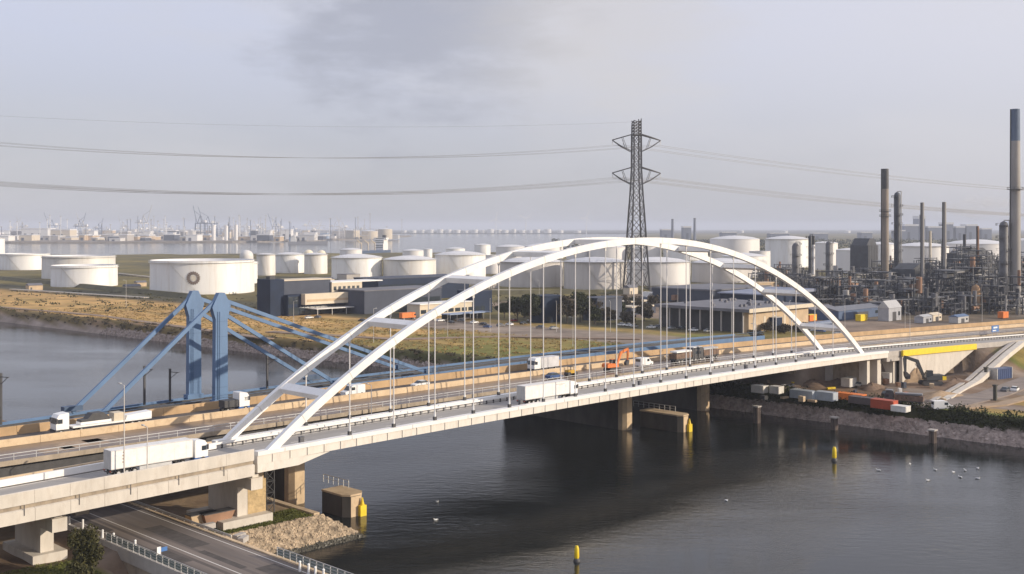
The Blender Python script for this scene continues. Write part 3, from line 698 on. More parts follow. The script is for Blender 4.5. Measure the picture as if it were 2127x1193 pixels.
# riprap stones
rs = random.Random(3)
def stone_cloud(name, spots, mat, parent=None, smin=.16, smax=.62):
    m = MB()
    for p in spots:
        s = rs.uniform(smin, smax); q = Matrix.Rotation(rs.uniform(0, 6), 3, 'Z') @ Matrix.Rotation(rs.uniform(-.6, .6), 3, 'X')
        a, b_, c = s*rs.uniform(.8, 1.3), s*rs.uniform(.6, 1), s*rs.uniform(.5, .8)
        vs = [(-a,-b_,-c),(a,-b_*.8,-c),(a*.9,b_,-c),(-a,b_*.9,-c),(-a*.7,-b_*.6,c),(a*.6,-b_*.7,c*.9),(a*.7,b_*.6,c),(-a*.6,b_*.7,c*.8)]
        m.add([Vector(p)+q @ Vector(v) for v in vs], [(0,3,2,1),(4,5,6,7),(0,1,5,4),(1,2,6,5),(2,3,7,6),(3,0,4,7)])
    return m.build(name, mat, parent)
spots = []
for _ in range(6500):
    t = rs.uniform(-25.5, .5); n = rs.uniform(-5.4, .3); z = south_z(t, n)
    if z > -.5 and not (t > -5+(1-n)*.85-.6): spots.append(L(t, n, z+.03))
o = stone_cloud('riprap', [p for p in spots if p.z > .42], stone_mats[0], None, .12, .42); struct(o, 'stuff')
o = stone_cloud('wet_riprap', [p for p in spots if p.z <= .42], wet_stone, None, .14, .4); struct(o, 'stuff')
spots = []
for _ in range(9000):
    n = rs.uniform(-85, 330) if rs.random() < .45 else rs.uniform(-85, 60); d = rs.uniform(-.8, 2.6); t = tb(n)+d; spots.append(L(t, n, north_z(t, n)))
o = stone_cloud('bank_stones', spots, stone_mats[1], None, .25, .7); struct(o, 'stuff')
# sheet-pile capping along the near canal edge
cp = bridge_frame('quay_edge', 'pale concrete quay capping along the near canal edge behind the spit', 'quay')
MB().box(-5.7, -4.7, 1.2, 60, 2.2, 3.25).build('cap', conc_tan, cp); MB().box(-5.2, -4.75, 1.2, 60, -3, 2.196).build('sheet_pile', rust, cp)

# ---------------------------------------------------------------- foliage
def leaves(mb, c, rad, count, size, rnd, flat=1.0):
    for _ in range(count):
        while True:
            v = Vector((rnd.uniform(-1, 1), rnd.uniform(-1, 1), rnd.uniform(-1, 1)))
            if v.length < 1: break
        v = v*(.55+.45*v.length) if v.length > 0 else v
        p = Vector(c)+Vector((v.x*rad[0], v.y*rad[1], v.z*rad[2]))
        a = Vector((rnd.gauss(0, 1), rnd.gauss(0, 1), rnd.gauss(0, 1)*flat)).normalized()*size*rnd.uniform(.5, 1.2)
        b_ = a.cross(Vector((rnd.gauss(0, 1), rnd.gauss(0, 1), rnd.gauss(0, 1)))).normalized()*size*rnd.uniform(.3, .8)
        mb.add([p-a, p+b_, p+a, p-b_], [(0, 1, 2, 3)])
def tree(name, label, loc, h, rx, mat, seed, group=None, count=1500, leaf=.45, cat='tree', trunk=.28, low=.25):
    rnd = random.Random(seed); tr = thing(name, label, cat, loc, 0, group)
    m = MB(); m.cyl((0, 0, -.3), (0, 0, h*.45), trunk, trunk*.6, 8)
    cr = MB(); k = 9
    for i in range(k):
        a = rnd.uniform(0, 2*pi); e = rnd.uniform(.3, 1.2); r_ = rx*rnd.uniform(.3, .75); zz = h*(low+.1+.75*(1-low)*rnd.random())
        tip = Vector((cos(a)*r_, sin(a)*r_, zz)); m.cyl((0, 0, h*rnd.uniform(.15, .42)), tip, trunk*.4, trunk*.08, 5)
        leaves(cr, tip, (rx*.48, rx*.48, h*.17), count//k, leaf, rnd)
    m.cyl((0, 0, h*.42), (0, 0, h*.9), trunk*.55, .04, 6); leaves(cr, (0, 0, h*.82), (rx*.4, rx*.4, h*.17), count//k, leaf, rnd)
    m.build('trunk', bark, tr); cr.build('crown', mat, tr); return tr
def shrub(label, loc, h, r_, mat, seed, count=900, leaf=.22):
    rnd = random.Random(seed); tr = thing('shrub', label, 'shrub', loc)
    m = MB(); cr = MB()
    for i in range(8):
        a = rnd.uniform(0, 2*pi); q = r_*rnd.uniform(.1, .7); tip = Vector((cos(a)*q, sin(a)*q, h*rnd.uniform(.35, .85)))
        m.cyl((0, 0, -.2), tip, .06, .02, 5); leaves(cr, tip, (r_*.45, r_*.45, h*.26), count//8, leaf, rnd)
    m.build('stem', bark, tr); cr.build('foliage', mat, tr)
shrub('dark bushy shrub left of the lower road railing', at(182, 1192, 3.8), 5.8, 2.5, leaf_olive, 5, 4200, .19)
shrub('low dark shrub at the bottom edge left of the lower road', at(160, 1222, 3.8), 2.6, 2.4, leaf_olive, 6, 2200, .2)
rnd = random.Random(11); sc_ = MB()
for _ in range(520):
    n = rnd.uniform(-85, 70); d = rnd.uniform(2.6, 5.3); t = tb(n)+d; r_ = rnd.uniform(.7, 1.9)
    leaves(sc_, L(t, n, north_z(t, n)+r_*.5), (r_*1.1, r_*1.1, r_*.8), 46, .30, rnd)
struct(sc_.build('bank_scrub', leaf_dark), 'stuff')
sc_ = MB()
for _ in range(300):
    n = rnd.uniform(70, 420); d = rnd.uniform(2.5, 10) if rnd.random() < .5 else rnd.uniform(2.5, 5); t = tb(n)+d; r_ = rnd.uniform(.3, 1.1)
    leaves(sc_, L(t, n, north_z(t, n)+r_*.3), (r_*1.5, r_*1.5, r_*.6), 26, .34, rnd)
struct(sc_.build('bank_brush', leaf_brown), 'stuff')
sc_ = MB()
for _ in range(5200):                                # grass tufts on the near spit and verge
    if rnd.random() < .6: t, n = rnd.uniform(-23, -6), rnd.uniform(.2, 6.5)
    else: t, n = rnd.uniform(-62, -42), rnd.uniform(-6, 3)
    z = south_z(t, n)
    if z < 2: continue
    leaves(sc_, L(t, n, z+.08), (.25, .25, .12), 3, .13, rnd)
struct(sc_.build('verge_grass', leafmat('grass_green', (.11, .12, .03))), 'stuff')

# ---------------------------------------------------------------- vehicles
wheel_m = {}
def wheel_mesh(r_, w_):
    k = (r_, w_)
    if k not in wheel_m:
        wheel_m[k] = (MB().cyl((0, -w_/2, 0), (0, w_/2, 0), r_, n=14).mesh('wheel', rubber, True), MB().cyl((0, -w_/2-.01, 0), (0, w_/2+.01, 0), r_*.55, n=10).mesh('rim', galv))
    return wheel_m[k]
def wheels(v, xs, r_, y, w_=.3):
    a, b_ = wheel_mesh(r_, w_)
    for x in xs:
        for s in (-1, 1):
            o = place('wheel', a, v, (x, s*(y-w_/2), r_)); place('rim', b_, o)
def tractor(v, x0, body, lower=None):
    """cab-over tractor, front at x0 + 2.3; +x is forwards"""
    c = MB().prism([(x0, .95), (x0+2.25, .95), (x0+2.3, 1.9), (x0+2.12, 3.0), (x0+1.75, 3.55), (x0+.1, 3.75), (x0, 3.6)], -1.22, 1.22).build('cab', body, v)
    MB().prism([(x0+2.312, 1.95), (x0+2.14, 2.95), (x0+2.10, 2.95), (x0+2.27, 1.95)], -1.1, 1.1).build('windscreen', glass, c)
    for s in (-1, 1):
        MB().box(x0+1.15, x0+1.95, s*1.222-.01, s*1.222+.01, 2.0, 2.75).build('side_window', glass, c)
        MB().box(x0+2.05, x0+2.3, s*1.36-.08, s*1.36+.08, 2.1, 2.9).build('mirror', dark_steel, c)
        MB().box(x0+2.3, x0+2.34, s*.9-.2, s*.9+.2, 1.05, 1.25).build('headlight', white_clean, c)
    MB().box(x0-.1, x0+2.36, -1.2, 1.2, .45, .945).build('bumper', lower or dark_steel, v)
    MB().box(x0-3.4, x0-.1, -.45, .45, .75, 1.05).build('chassis', dark_steel, v)
trailer_white = M('trailer_white', (.78, .77, .75), .45, var=.06, scale=.5, dirt=(.55, .50, .44), dirt_amt=.4)
def semi(label, loc, rz, box=trailer_white, body=white_clean, lower=None, z1=4.0, detail=None):
    v = thing('semi_truck', label, 'truck', loc, rz)
    tractor(v, 5.9, body, lower)
    tr = MB().box(-8.2, 5.4, -1.275, 1.275, 1.15, z1).build('trailer', box, v)
    MB().box(-8.22, 5.42, -1.25, 1.25, z1+.002, z1+.03).build('roof', box, tr)
    MB().box(-8.24, -8.205, -1.2, 1.2, 1.2, z1-.1).build('rear_door', M('door_grey', (.55, .54, .52), .5), tr)
    MB().box(-8.24, -8.2, -1.2, 1.2, .6, .8).box(-8.0, 3.0, -.5, .5, .85, 1.148).build('underframe', dark_steel, tr)
    sm = MB().box(-.02, .02, -1.285, 1.285, 1.2, z1-.02).mesh('panel_seam', M('seam_pale', (.66, .65, .63), .5))
    for q in range(6): place('panel_seam', sm, tr, (-6.2+q*2.1, 0, 0))
    MB().box(-8.21, 5.41, -1.29, 1.29, z1-.09, z1-.004).box(-8.21, 5.41, -1.29, 1.29, 1.15, 1.27).build('edge_rail', M('rail_pale', (.52, .51, .50), .45, metal=.2), tr)
    for y in (-.75, -.25, .25, .75): MB().bar((-8.26, y, 1.25), (-8.26, y, z1-.15), .05).build('door_bar', galv, tr)
    for y in (-1.0, 1.0): MB().box(-8.27, -8.23, y-.18, y+.18, .82, 1.0).build('tail_light', redbrown, tr)
    for s in (-1, 1): MB().box(-7.75, -7.72, s*.95-.25, s*.95+.25, .2, .9).build('mudflap', rubber, tr)
    for s in (-1, 1): MB().box(-3.6, 1.8, s*1.2-.03, s*1.2+.03, .45, 1.05).build('side_skirt', M('skirt_grey', (.5, .5, .5), .5), tr)
    wheels(v, (-7.0, -5.7, -4.4, 3.7, 7.3), .5, 1.25, .34); return v, tr
def on(n, px, zf): t = t_at(px, n); return L(t, n, zf(t)+.012)
lane = 4.2
v, tr = semi('long white semi-trailer truck with blue cab stripe on the left approach viaduct', on(lane+.6, 327, zr), TH, lower=blue_paint)
MB().box(-6.4, -6.1, -1.29, -1.277, 2.0, 2.25).box(-6.4, -6.1, -1.29, -1.277, 2.5, 2.75).box(-6.4, -6.1, -1.29, -1.277, 3.0, 3.25).box(-6.35, -6.15, -1.29, -1.277, 3.5, 3.7).build('lettering', M('lettering_tan', (.35, .24, .13), .6), tr)
v, tr = semi('white semi-trailer truck under the hangers in the middle of the arch bridge', on(lane, 1138, zr), TH)
MB().box(1.2, 3.9, -1.288, -1.277, 3.45, 3.55).box(2.2, 3.4, -1.288, -1.277, 3.25, 3.33).build('lettering', M('lettering_grey', (.45, .42, .38), .6), tr)
# low-loader convoy on the open lane
N2 = 30.6
def flatbed(label, loc, rz):
    v = thing('low_loader_truck', label, 'truck', loc, rz); tractor(v, 5.9, white_clean)
    MB().box(-9.5, 5.2, -1.25, 1.25, .95, 1.25).build('bed', white, v)
    MB().prism([(-9.6, 1.26), (-4.6, 1.26), (-4.8, 2.0), (-9.6, 2.3)], -1.1, 1.1).build('load_cover', white_clean, v)
    MB().box(-4.2, -2.4, -1.0, 1.0, 1.26, 2.7).build('load_cabin', creamwall, v)
    b_ = MB().prism([(-1.8, 1.26), (3.6, 1.26), (3.6, 2.1), (2.4, 2.2), (1.6, 3.1), (-.4, 3.1), (-1.6, 2.2)], -.95, .95).build('load_machine', dark_steel, v)
    MB().box(-1.9, 3.7, -1.0, 1.0, 1.3, 1.75).build('load_skirt', white_clean, v)
    wheels(v, (-8.4, -7.1, -5.8, 3.7, 7.3), .48, 1.22, .34); return v
flatbed('white low-loader truck carrying machinery on the open lane at far left', on(N2, 205, zo), TH+pi)
def box_truck(label, loc, rz, box=white, cabm=white_clean):
    v = thing('box_truck', label, 'truck', loc, rz); tractor(v, 2.1, cabm)
    MB().box(-4.6, 1.9, -1.25, 1.25, 1.0, 3.6).build('cargo_box', box, v); wheels(v, (-3.4, 3.5), .5, 1.22, .34); return v
box_truck('grey box truck with white cab on the open lane left of the orange excavator', on(N2, 1128, zo), TH+pi, M('cargo_grey', (.58, .58, .60), .5))
tk = thing('tractor_unit', 'white and blue tractor unit right beside the blue tower foot', 'truck', on(N2, 485, zo), TH)
tractor(tk, 0.6, white_clean, blue_paint); MB().box(-2.6, .4, -1.1, 1.1, 1.06, 2.4).build('tool_box', dark_steel, tk); wheels(tk, (-1.9, 2.0), .5, 1.22, .34)
def van(label, loc, rz, mat=white_clean):
    v = thing('van', label, 'van', loc, rz)
    b_ = MB().prism([(-2.6, .35), (2.6, .35), (2.65, 1.05), (1.75, 1.3), (.95, 2.15), (.6, 2.3), (-2.55, 2.3), (-2.62, 1.2)], -.95, .95).build('body', mat, v)
    MB().prism([(1.74, 1.36), (1.02, 2.12), (1.06, 2.16), (1.80, 1.36)], -.8, .8).build('windscreen', glass, b_)
    for s in (-1, 1):
        MB().box(.1, 1.05, s*.951-.01, s*.951+.01, 1.3, 1.95).build('side_window', glass, b_)
        MB().box(2.62, 2.67, s*.7-.15, s*.7+.15, .75, .95).build('headlight', galv, b_)
    MB().box(-2.66, -2.61, -.75, .75, 1.35, 2.05).build('rear_window', glass, b_)
    wheels(v, (-1.7, 1.75), .34, .96, .22); return v
van('white van on the open lane behind the near arch foot', on(N2, 733, zo), TH+pi)
def car(label, loc, rz, mat, group=None, name='car'):
    v = thing(name, label, 'car', loc, rz, group)
    b_ = MB().prism([(-2.1, .3), (2.15, .3), (2.2, .7), (1.2, .92), (-1.9, .98), (-2.15, .8)], -.88, .88).build('body', mat, v)
    MB().add([(1.25,-.82,.9),(1.25,.82,.9),(-1.85,.82,.96),(-1.85,-.82,.96),(.45,-.66,1.42),(.45,.66,1.42),(-1.2,.66,1.42),(-1.2,-.66,1.42)],
             [(0,1,2,3),(4,7,6,5),(0,4,5,1),(1,5,6,2),(2,6,7,3),(3,7,4,0)]).build('greenhouse', glass, b_)
    MB().box(-1.15, .4, -.64, .64, 1.422, 1.45).build('roof', mat, b_)
    wheels(v, (-1.3, 1.35), .32, .9, .2); return v
paint = {'white': white_clean, 'silver': M('car_silver', (.45, .46, .47), .3, metal=.4), 'black': M('car_black', (.025, .025, .028), .25), 'blue': M('car_blue', (.05, .10, .25), .3), 'red': M('car_red', (.30, .03, .02), .3), 'grey': M('car_grey', (.14, .14, .15), .3)}
car('white car on the open lane at the right end of the blue stays', on(N2, 873, zo), TH+pi, paint['white'])
# excavators
def excavator(label, loc, rz, mat, s=1.0, boom=True, counter=None):
    v = thing('excavator', label, 'excavator', loc, rz); v.scale = (s, s, s)
    for y in (-1.1, 1.1):
        tk_ = MB().prism([(-2.0, .15), (-1.7, 0), (1.7, 0), (2.0, .15), (2.15, .5), (1.9, .9), (-1.9, .9), (-2.15, .5)], y-.3, y+.3).build('track', dark_steel, v)
    MB().box(-1.2, 1.2, -.7, .7, .5, 1.05).build('undercarriage', dark_steel, v)
    h = MB().prism([(-2.6, 1.1), (1.3, 1.1), (1.3, 1.7), (-.2, 2.15), (-2.4, 2.2), (-2.75, 1.8)], -1.25, 1.25).build('house', mat, v)
    MB().prism([(-2.8, 1.15), (-2.0, 1.15), (-2.0, 2.0), (-2.8, 1.9)], -1.26, 1.26).build('counterweight', counter or mat, v)
    MB().prism([(-.1, 1.7), (1.45, 1.7), (1.4, 2.6), (1.0, 3.05), (0, 3.05)], .25, 1.2).build('cab', glass, v)
    MB().box(-.05, 1.1, .22, 1.23, 3.052, 3.12).build('cab_roof', mat, v)
    MB().prism([(.9, 1.6), (1.4, 1.5), (2.9, 4.6), (5.0, 5.4), (5.2, 5.9), (4.9, 6.0), (2.4, 5.2)], -.75, -.3).build('boom', mat, v)
    MB().prism([(4.7, 5.9), (5.3, 6.1), (5.6, 5.4), (5.3, 2.6), (4.95, 2.6), (4.9, 5.2)], -.7, -.35).build('stick', mat, v)
    MB().cyl((1.3, -.52, 1.9), (3.1, -.52, 4.4), .09, n=6).build('boom_cylinder', galv, v)
    MB().prism([(5.4, 2.7), (5.0, 2.75), (4.2, 2.0), (4.3, 1.3), (5.0, 1.2), (5.3, 1.9)], -1.0, .0).build('bucket', dark_steel, v)
    return v
excavator('orange crawler excavator with raised boom on the closed brown carriageway', on(20.5, 1272, zo), TH-.15, orange, .80)
def mixer(label, loc, rz, top):
    v = thing('works_truck', label, 'truck', loc, rz); tractor(v, 2.6, M('works_dark', (.07, .07, .075), .5), dark_steel)
    MB().box(-4.8, 2.4, -1.2, 1.2, .9, 1.3).build('chassis_bed', dark_steel, v)
    MB().prism([(-4.8, 1.31), (2.2, 1.31), (2.4, 2.9), (-4.9, 2.6)], -1.22, 1.22).build('tipper_body', M('tipper_brown', (.16, .10, .07), .6, var=.4, scale=1), v)
    MB().box(-4.6, 2.2, -1.15, 1.15, 2.905, 3.3).build('cover', top, v); MB().box(2.9, 4.6, -1.1, 1.1, 3.76, 3.95).build('roof_board', top, v)
    wheels(v, (-3.6, -2.3, 2.2, 3.9), .52, 1.2, .34)
mixer('dark works truck with white top on the closed carriageway, left of the pair', on(20.2, 1420, zo), TH, white_clean)
mixer('dark brown works truck with pale top on the closed carriageway, right of the pair', on(20.6, 1465, zo), TH+pi, galv)
def roller(label, loc, rz, mat):
    v = thing('road_roller', label, 'roller', loc, rz)
    for x in (-1.2, 1.2):
        MB().cyl((x, -.7, .55), (x, .7, .55), .55, n=16).build('drum', dark_steel, v, True)
    MB().prism([(-1.5, .7), (1.5, .7), (1.6, 1.3), (.4, 1.5), (-1.5, 1.5)], -.6, .6).build('body', mat, v)
    MB().box(-.7, .5, -.6, .6, 2.2, 2.3).bar((-.6, -.5, 1.5), (-.6, -.5, 2.2), .08).bar((.4, .5, 1.4), (.4, .5, 2.2), .08).bar((-.6, .5, 1.5), (-.6, .5, 2.2), .08).bar((.4, -.5, 1.4), (.4, -.5, 2.2), .08).build('canopy', dark_steel, v)
roller('small yellow and red roller on the closed carriageway behind the white semi-trailer', on(21, 1186, zo), TH, M('roller_yellow', (.55, .33, .03), .5, dirt=(.35, .05, .03), dirt_amt=.7))
car('dark blue car on the closed carriageway behind the white semi-trailer', on(20.5, 1150, zo), TH, paint['blue'])
van('white works van on the closed carriageway just right of the orange excavator', on(21.5, 1338, zo), TH)
# lamp posts
def lamp(label, loc, h, rz=0):
    v = thing('lamp_post', label, 'lamp post', loc, rz)
    MB().cyl((0, 0, 0), (0, 0, h), .10, .05, 8).build('mast', M('lamp_grey', (.60, .57, .53), .5), v); MB().bar((0, 0, h), (0, 1.1, h+.15), .07).build('arm', galv, v); MB().box(-.12, .12, .9, 1.5, h+.08, h+.22).build('lantern', galv, v)
t = t_at(258, -.25); lamp('tall slim lamp post on the parapet in front of the white trailer, left one', L(t, -.25, zr(t)+1.45), 11.3, TH)
t = t_at(306, -.25); lamp('shorter slim lamp post on the parapet in front of the white trailer, right one', L(t, -.25, zr(t)+1.45), 5.4, TH)
for px, h, lab in ((1568, 9, 'slim lamp post beside the older bridge left of the right arch foot'), (1858, 9, 'slim lamp post just right of the right arch foot'), (771, 5, 'slim lamp post on the older bridge below the near arch')):
    t = t_at(px, 15.4); lamp(lab, L(t, 15.35+nc(t), zo(t)-.8), h, TH)
sgn = thing('direction_sign', 'blue motorway direction sign above the road at far right', 'sign', L(t_at(2005, 14)+0, 14, 0), TH-.1)
tq = t_at(2005, 13); sgn.location = L(tq, 13+nc(tq), zr(tq))
MB().box(-2.2, 2.2, -.08, .08, .9+1.0, 3.9).build('board', sign_blue, sgn); MB().box(-1.2, 1.2, -.10, -.081, 3.0, 3.5).box(-1.7, .4, -.10, -.081, 2.2, 2.5).build('lettering', white_clean, sgn)
for x in (-1.5, 1.5): MB().cyl((x, .15, -.8), (x, .15, 3.8), .1, n=8).build('pole', galv, sgn)
# ---------------------------------------------------------------- storage tanks
rr0 = random.Random(9)
def tank(label, x0, x1, ytop, ybase, mat=tank_white, roof='cone', detail=1, emblem=False, group='storage tanks'):
    Yf = FPX*(H-4.8)/(ybase-HYP); a = (x1-x0)/2/FPX; R = a*Yf/(1-a); xc = ((x0+x1)/2-CXP)/FPX
    yc = Yf+R; C = Vector((xc*yc, yc, 4.8)); h = zat(ytop, Yf)-4.8
    v = thing('storage_tank', label, 'tank', C, 0, group)
    n = 56 if detail else 32
    cs = max(1, int(h/2.4)); prof = [(R, -.5)]
    for k in range(1, cs+1):
        z = h*k/cs; prof += [(R-.02*k, z-.05), (R-.02*k-.02, z)] if k < cs else [(R-.02*k, z)]
    MB().lathe(prof, n).build('shell', mat, v, True)
    rr = R-.02*cs
    if roof == 'cone': MB().lathe([(rr+.25, h+.02), (rr*.7, h+R*.075), (rr*.3, h+R*.125), (.01, h+R*.14)], n).build('roof', roof_white, v, True)
    elif roof == 'dome': MB().lathe([(rr*cos(q), h+rr*.95*sin(q)) for q in [i*pi/2/8 for i in range(9)]], n).build('roof', mat, v, True)
    else:
        MB().lathe([(rr-.05, h), (rr-.3, h), (rr-.3, h-1.6), (.01, h-1.7)], n).build('floating_roof', roof_white, v, True)
    if detail:
        zr_ = h-1.3 if roof == 'open' else h-.35
        MB().lathe([(R+.02, zr_), (R+.8, zr_), (R+.8, zr_+.16), (R+.02, zr_+.16)], n).build('wind_girder', galv if mat != tank_white else tank_white, v)
        st_ = MB(); a0 = -1.35
        for i in range(28):
            q = a0-.62*i/27; z = h*i/27; st_.bar(((R+.05)*cos(q), (R+.05)*sin(q), z), ((R+1.1)*cos(q), (R+1.1)*sin(q), z), .5, .12)
            st_.bar(((R+1.1)*cos(q), (R+1.1)*sin(q), z), ((R+1.1)*cos(q), (R+1.1)*sin(q), z+1.1), .07)
        st_.build('spiral_stair', galv, v)
        hr_ = MB()
        for i in range(n):
            q = 2*pi*i/n; q2 = 2*pi*(i+1)/n; rz_ = R+.7 if roof == 'open' else rr
            zz = zr_+.16 if roof == 'open' else h+.02
            hr_.bar((rz_*cos(q), rz_*sin(q), zz+1.1), (rz_*cos(q2), rz_*sin(q2), zz+1.1), .07); hr_.bar((rz_*cos(q), rz_*sin(q), zz), (rz_*cos(q), rz_*sin(q), zz+1.1), .06)
        hr_.build('rim_rail', galv, v)
    if emblem:
        # round petal emblem set on the curved shell
        q0 = math.atan2(-C.y, -C.x)+math.asin(max(-1, min(1, (403-(x0+x1)/2)/((x1-x0)/2))))
        def P(u, w_, o=.06):
            q = q0+u/R; return ((R+o)*cos(q), (R+o)*sin(q), h*.50+w_)
        em = MB(); k = 18; ro, ri = 4.3, 2.1
        for i in range(k):
            a1, a2 = 2*pi*i/k+.02, 2*pi*(i+1)/k-.02; am = (a1+a2)/2
            em.add([P(ri*cos(a1), ri*sin(a1)), P(ro*.86*cos(a1), ro*.86*sin(a1)), P(ro*cos(am), ro*sin(am)), P(ro*.86*cos(a2), ro*.86*sin(a2)), P(ri*cos(a2), ri*sin(a2))], [(0, 1, 2, 3, 4)])
        em.build('emblem', emblem_mat, v)
        ec = MB(); ec.add([P(1.7*cos(2*pi*i/20), 1.7*sin(2*pi*i/20), .07) for i in range(20)], [tuple(range(20))]); ec.build('emblem_core', emblem_in, v)
    return v
tank('large white floating-roof tank with a round petal emblem', 316, 526, 543, 613, roof='open', emblem=True)
tank('white floating-roof tank behind the emblem tank, just its right side showing', 440, 534, 545, 591, roof='open')
tank('white floating-roof tank left of the emblem tank, in front of another', 110, 241, 553, 598, roof='open')
tank('white floating-roof tank just behind the front left tank', 92, 236, 533, 581, tank_pale, roof='open')
tank('low white tank second from the left picture edge', 4, 100, 528, 562, roof='open')
tank('white tank cut off by the left picture edge', -42, 8, 496, 537, roof='open', detail=0)
tank('slim white tank right behind the emblem tank', 533, 572, 529, 573, tank_pale)
tank('white tank in the back row, left of the one with yellow-white dome behind', 572, 632, 529, 568)
tank('narrow white tank in the back row left of the large cone-roof tank', 632, 680, 529, 570, tank_pale)
tank('white cone-roof tank above the dark office, left of two', 689, 793, 536, 581)
tank('white cone-roof tank above the dark office, right of two', 796, 906, 540, 581, tank_pale)
tank('white cone-roof tank behind the left half of the arches', 903, 1009, 530, 577)
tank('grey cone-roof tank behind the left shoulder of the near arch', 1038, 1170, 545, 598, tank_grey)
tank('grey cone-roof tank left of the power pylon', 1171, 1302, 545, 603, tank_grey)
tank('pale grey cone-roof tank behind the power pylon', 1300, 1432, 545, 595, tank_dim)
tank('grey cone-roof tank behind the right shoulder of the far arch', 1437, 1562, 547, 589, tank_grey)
tank('white tank beyond the arch crown, left of the taller one', 1475, 1577, 497, 541, tank_dim, detail=0)
tank('tall white tank right of the arches, left of the refinery', 1590, 1682, 497, 557, tank_white)
tank('small white tank between slim columns left of the refinery', 1737, 1795, 520, 569, tank_dim, detail=0)
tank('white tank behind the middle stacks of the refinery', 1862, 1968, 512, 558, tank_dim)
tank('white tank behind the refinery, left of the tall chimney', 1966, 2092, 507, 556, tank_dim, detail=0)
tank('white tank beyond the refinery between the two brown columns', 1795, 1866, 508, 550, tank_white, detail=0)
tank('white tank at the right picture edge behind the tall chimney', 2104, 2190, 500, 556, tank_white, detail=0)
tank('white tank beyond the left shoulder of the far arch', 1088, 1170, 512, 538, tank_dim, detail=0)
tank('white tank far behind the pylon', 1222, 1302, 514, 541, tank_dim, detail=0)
tank('small white tank beyond the far arch near the ship', 985, 1019, 509, 532, detail=0)
tank('small white vertical tank right of the ship', 880, 898, 518, 536, detail=0)
tank('small pale tank far left of the arch crown', 925, 966, 517, 536, detail=0)
tank('round white dome tank behind the back row, left one', 630, 651, 529, 535, M('tank_yellowish', (.80, .72, .55), .5, var=.05), 'dome', 0)
tank('round white dome tank behind the back row, right one', 658, 677, 529, 535, M('tank_yellowish', (.8, .7, .5)), 'dome', 0)
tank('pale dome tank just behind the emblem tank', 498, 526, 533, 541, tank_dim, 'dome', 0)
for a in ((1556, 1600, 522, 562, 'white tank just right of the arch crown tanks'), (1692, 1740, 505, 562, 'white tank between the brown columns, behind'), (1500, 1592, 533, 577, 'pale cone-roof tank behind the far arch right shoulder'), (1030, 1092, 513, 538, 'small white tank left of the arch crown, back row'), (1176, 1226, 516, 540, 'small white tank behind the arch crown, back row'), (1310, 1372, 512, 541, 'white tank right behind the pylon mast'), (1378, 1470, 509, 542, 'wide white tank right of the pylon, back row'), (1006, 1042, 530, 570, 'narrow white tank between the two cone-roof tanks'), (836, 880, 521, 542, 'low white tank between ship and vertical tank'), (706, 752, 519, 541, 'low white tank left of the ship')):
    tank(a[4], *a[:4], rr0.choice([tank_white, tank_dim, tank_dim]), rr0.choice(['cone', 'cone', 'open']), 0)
# dykes round the tank farm
dy = M('dyke_grass', (.10, .09, .045), .95, var=.35, scale=.15)
for i, (xa, ya, xb, yb, lab) in enumerate(((-60, 575, 420, 622, 'long low grass dyke in front of the left tanks'), (540, 583, 700, 588, 'low grass dyke behind the dark office, left'), (1000, 612, 1330, 610, 'low grass dyke under the grey tanks'), (1320, 603, 1580, 597, 'low grass dyke under the tanks right of the pylon'))):
    a = at(xa, ya, 4.9); b_ = at(xb, yb, 4.9); d = (b_-a).normalized(); nn = Vector((-d.y, d.x, 0))
    o = MB().sweep([(a, nn, (0, 0, 1)), (b_, nn, (0, 0, 1))], [(-5, -.5), (5, -.5), (1.2, 2.6), (-1.2, 2.6)]).build('dyke', dy); tag(o, lab, 'dyke')

# ---------------------------------------------------------------- power pylon and lines
PB = at(1322, 602, 5.0); PY = PB.y; SP = FPX/PY
pt = thing('power_pylon', 'tall dark lattice power pylon rising behind the arch crown', 'pylon', PB)
PR = .25                                             # the pylon stands turned a little
def half(z):                                         # half width of the mast at height z above its base
    return lerp_tab([(0, 9.2), (38, 6.4), (62, 4.6), (78, 3.6), (112, 3.3)], z)
def corner(i, z):
    w_ = half(z)*.98; a = PR+pi/4+i*pi/2; return Vector((w_*1.05*cos(a), w_*1.05*sin(a), z))
zs = [0, 13, 26, 37, 47, 56, 64, 71.5, 78.5, 84, 89.5, 95, 101]
leg = [MB() for _ in range(4)]
for i in range(4):
    for a, b_ in zip(zs, zs[1:]): leg[i].bar(corner(i, a), corner(i, b_), 1.0 if a < 50 else .8)
    leg[i].build('leg', lattice, pt)
brm = MB()
for i in range(4):
    j = (i+1) % 4
    for a, b_ in zip(zs, zs[1:]):
        brm.bar(corner(i, a), corner(j, b_), .34); brm.bar(corner(j, a), corner(i, b_), .34)
        brm.bar(corner(i, b_), corner(j, b_), .25)
brm.build('bracing', lattice, pt)
topm = MB()
for i in range(4):
    topm.bar(corner(i, 101), corner(i, 112 if i in (0, 3) else 108), .55)
    for q in range(101, 111, 2): topm.bar(corner(i, q), corner((i+1) % 4, q+1.6), .45); topm.bar(corner((i+1) % 4, q), corner(i, q+1.6), .45)
topm.box(-3.4, 3.4, -3.4, 3.4, 100.8, 101.3); topm.build('platform_top', lattice, pt)
armd = Vector((cos(PR-.12), sin(PR-.12), 0))
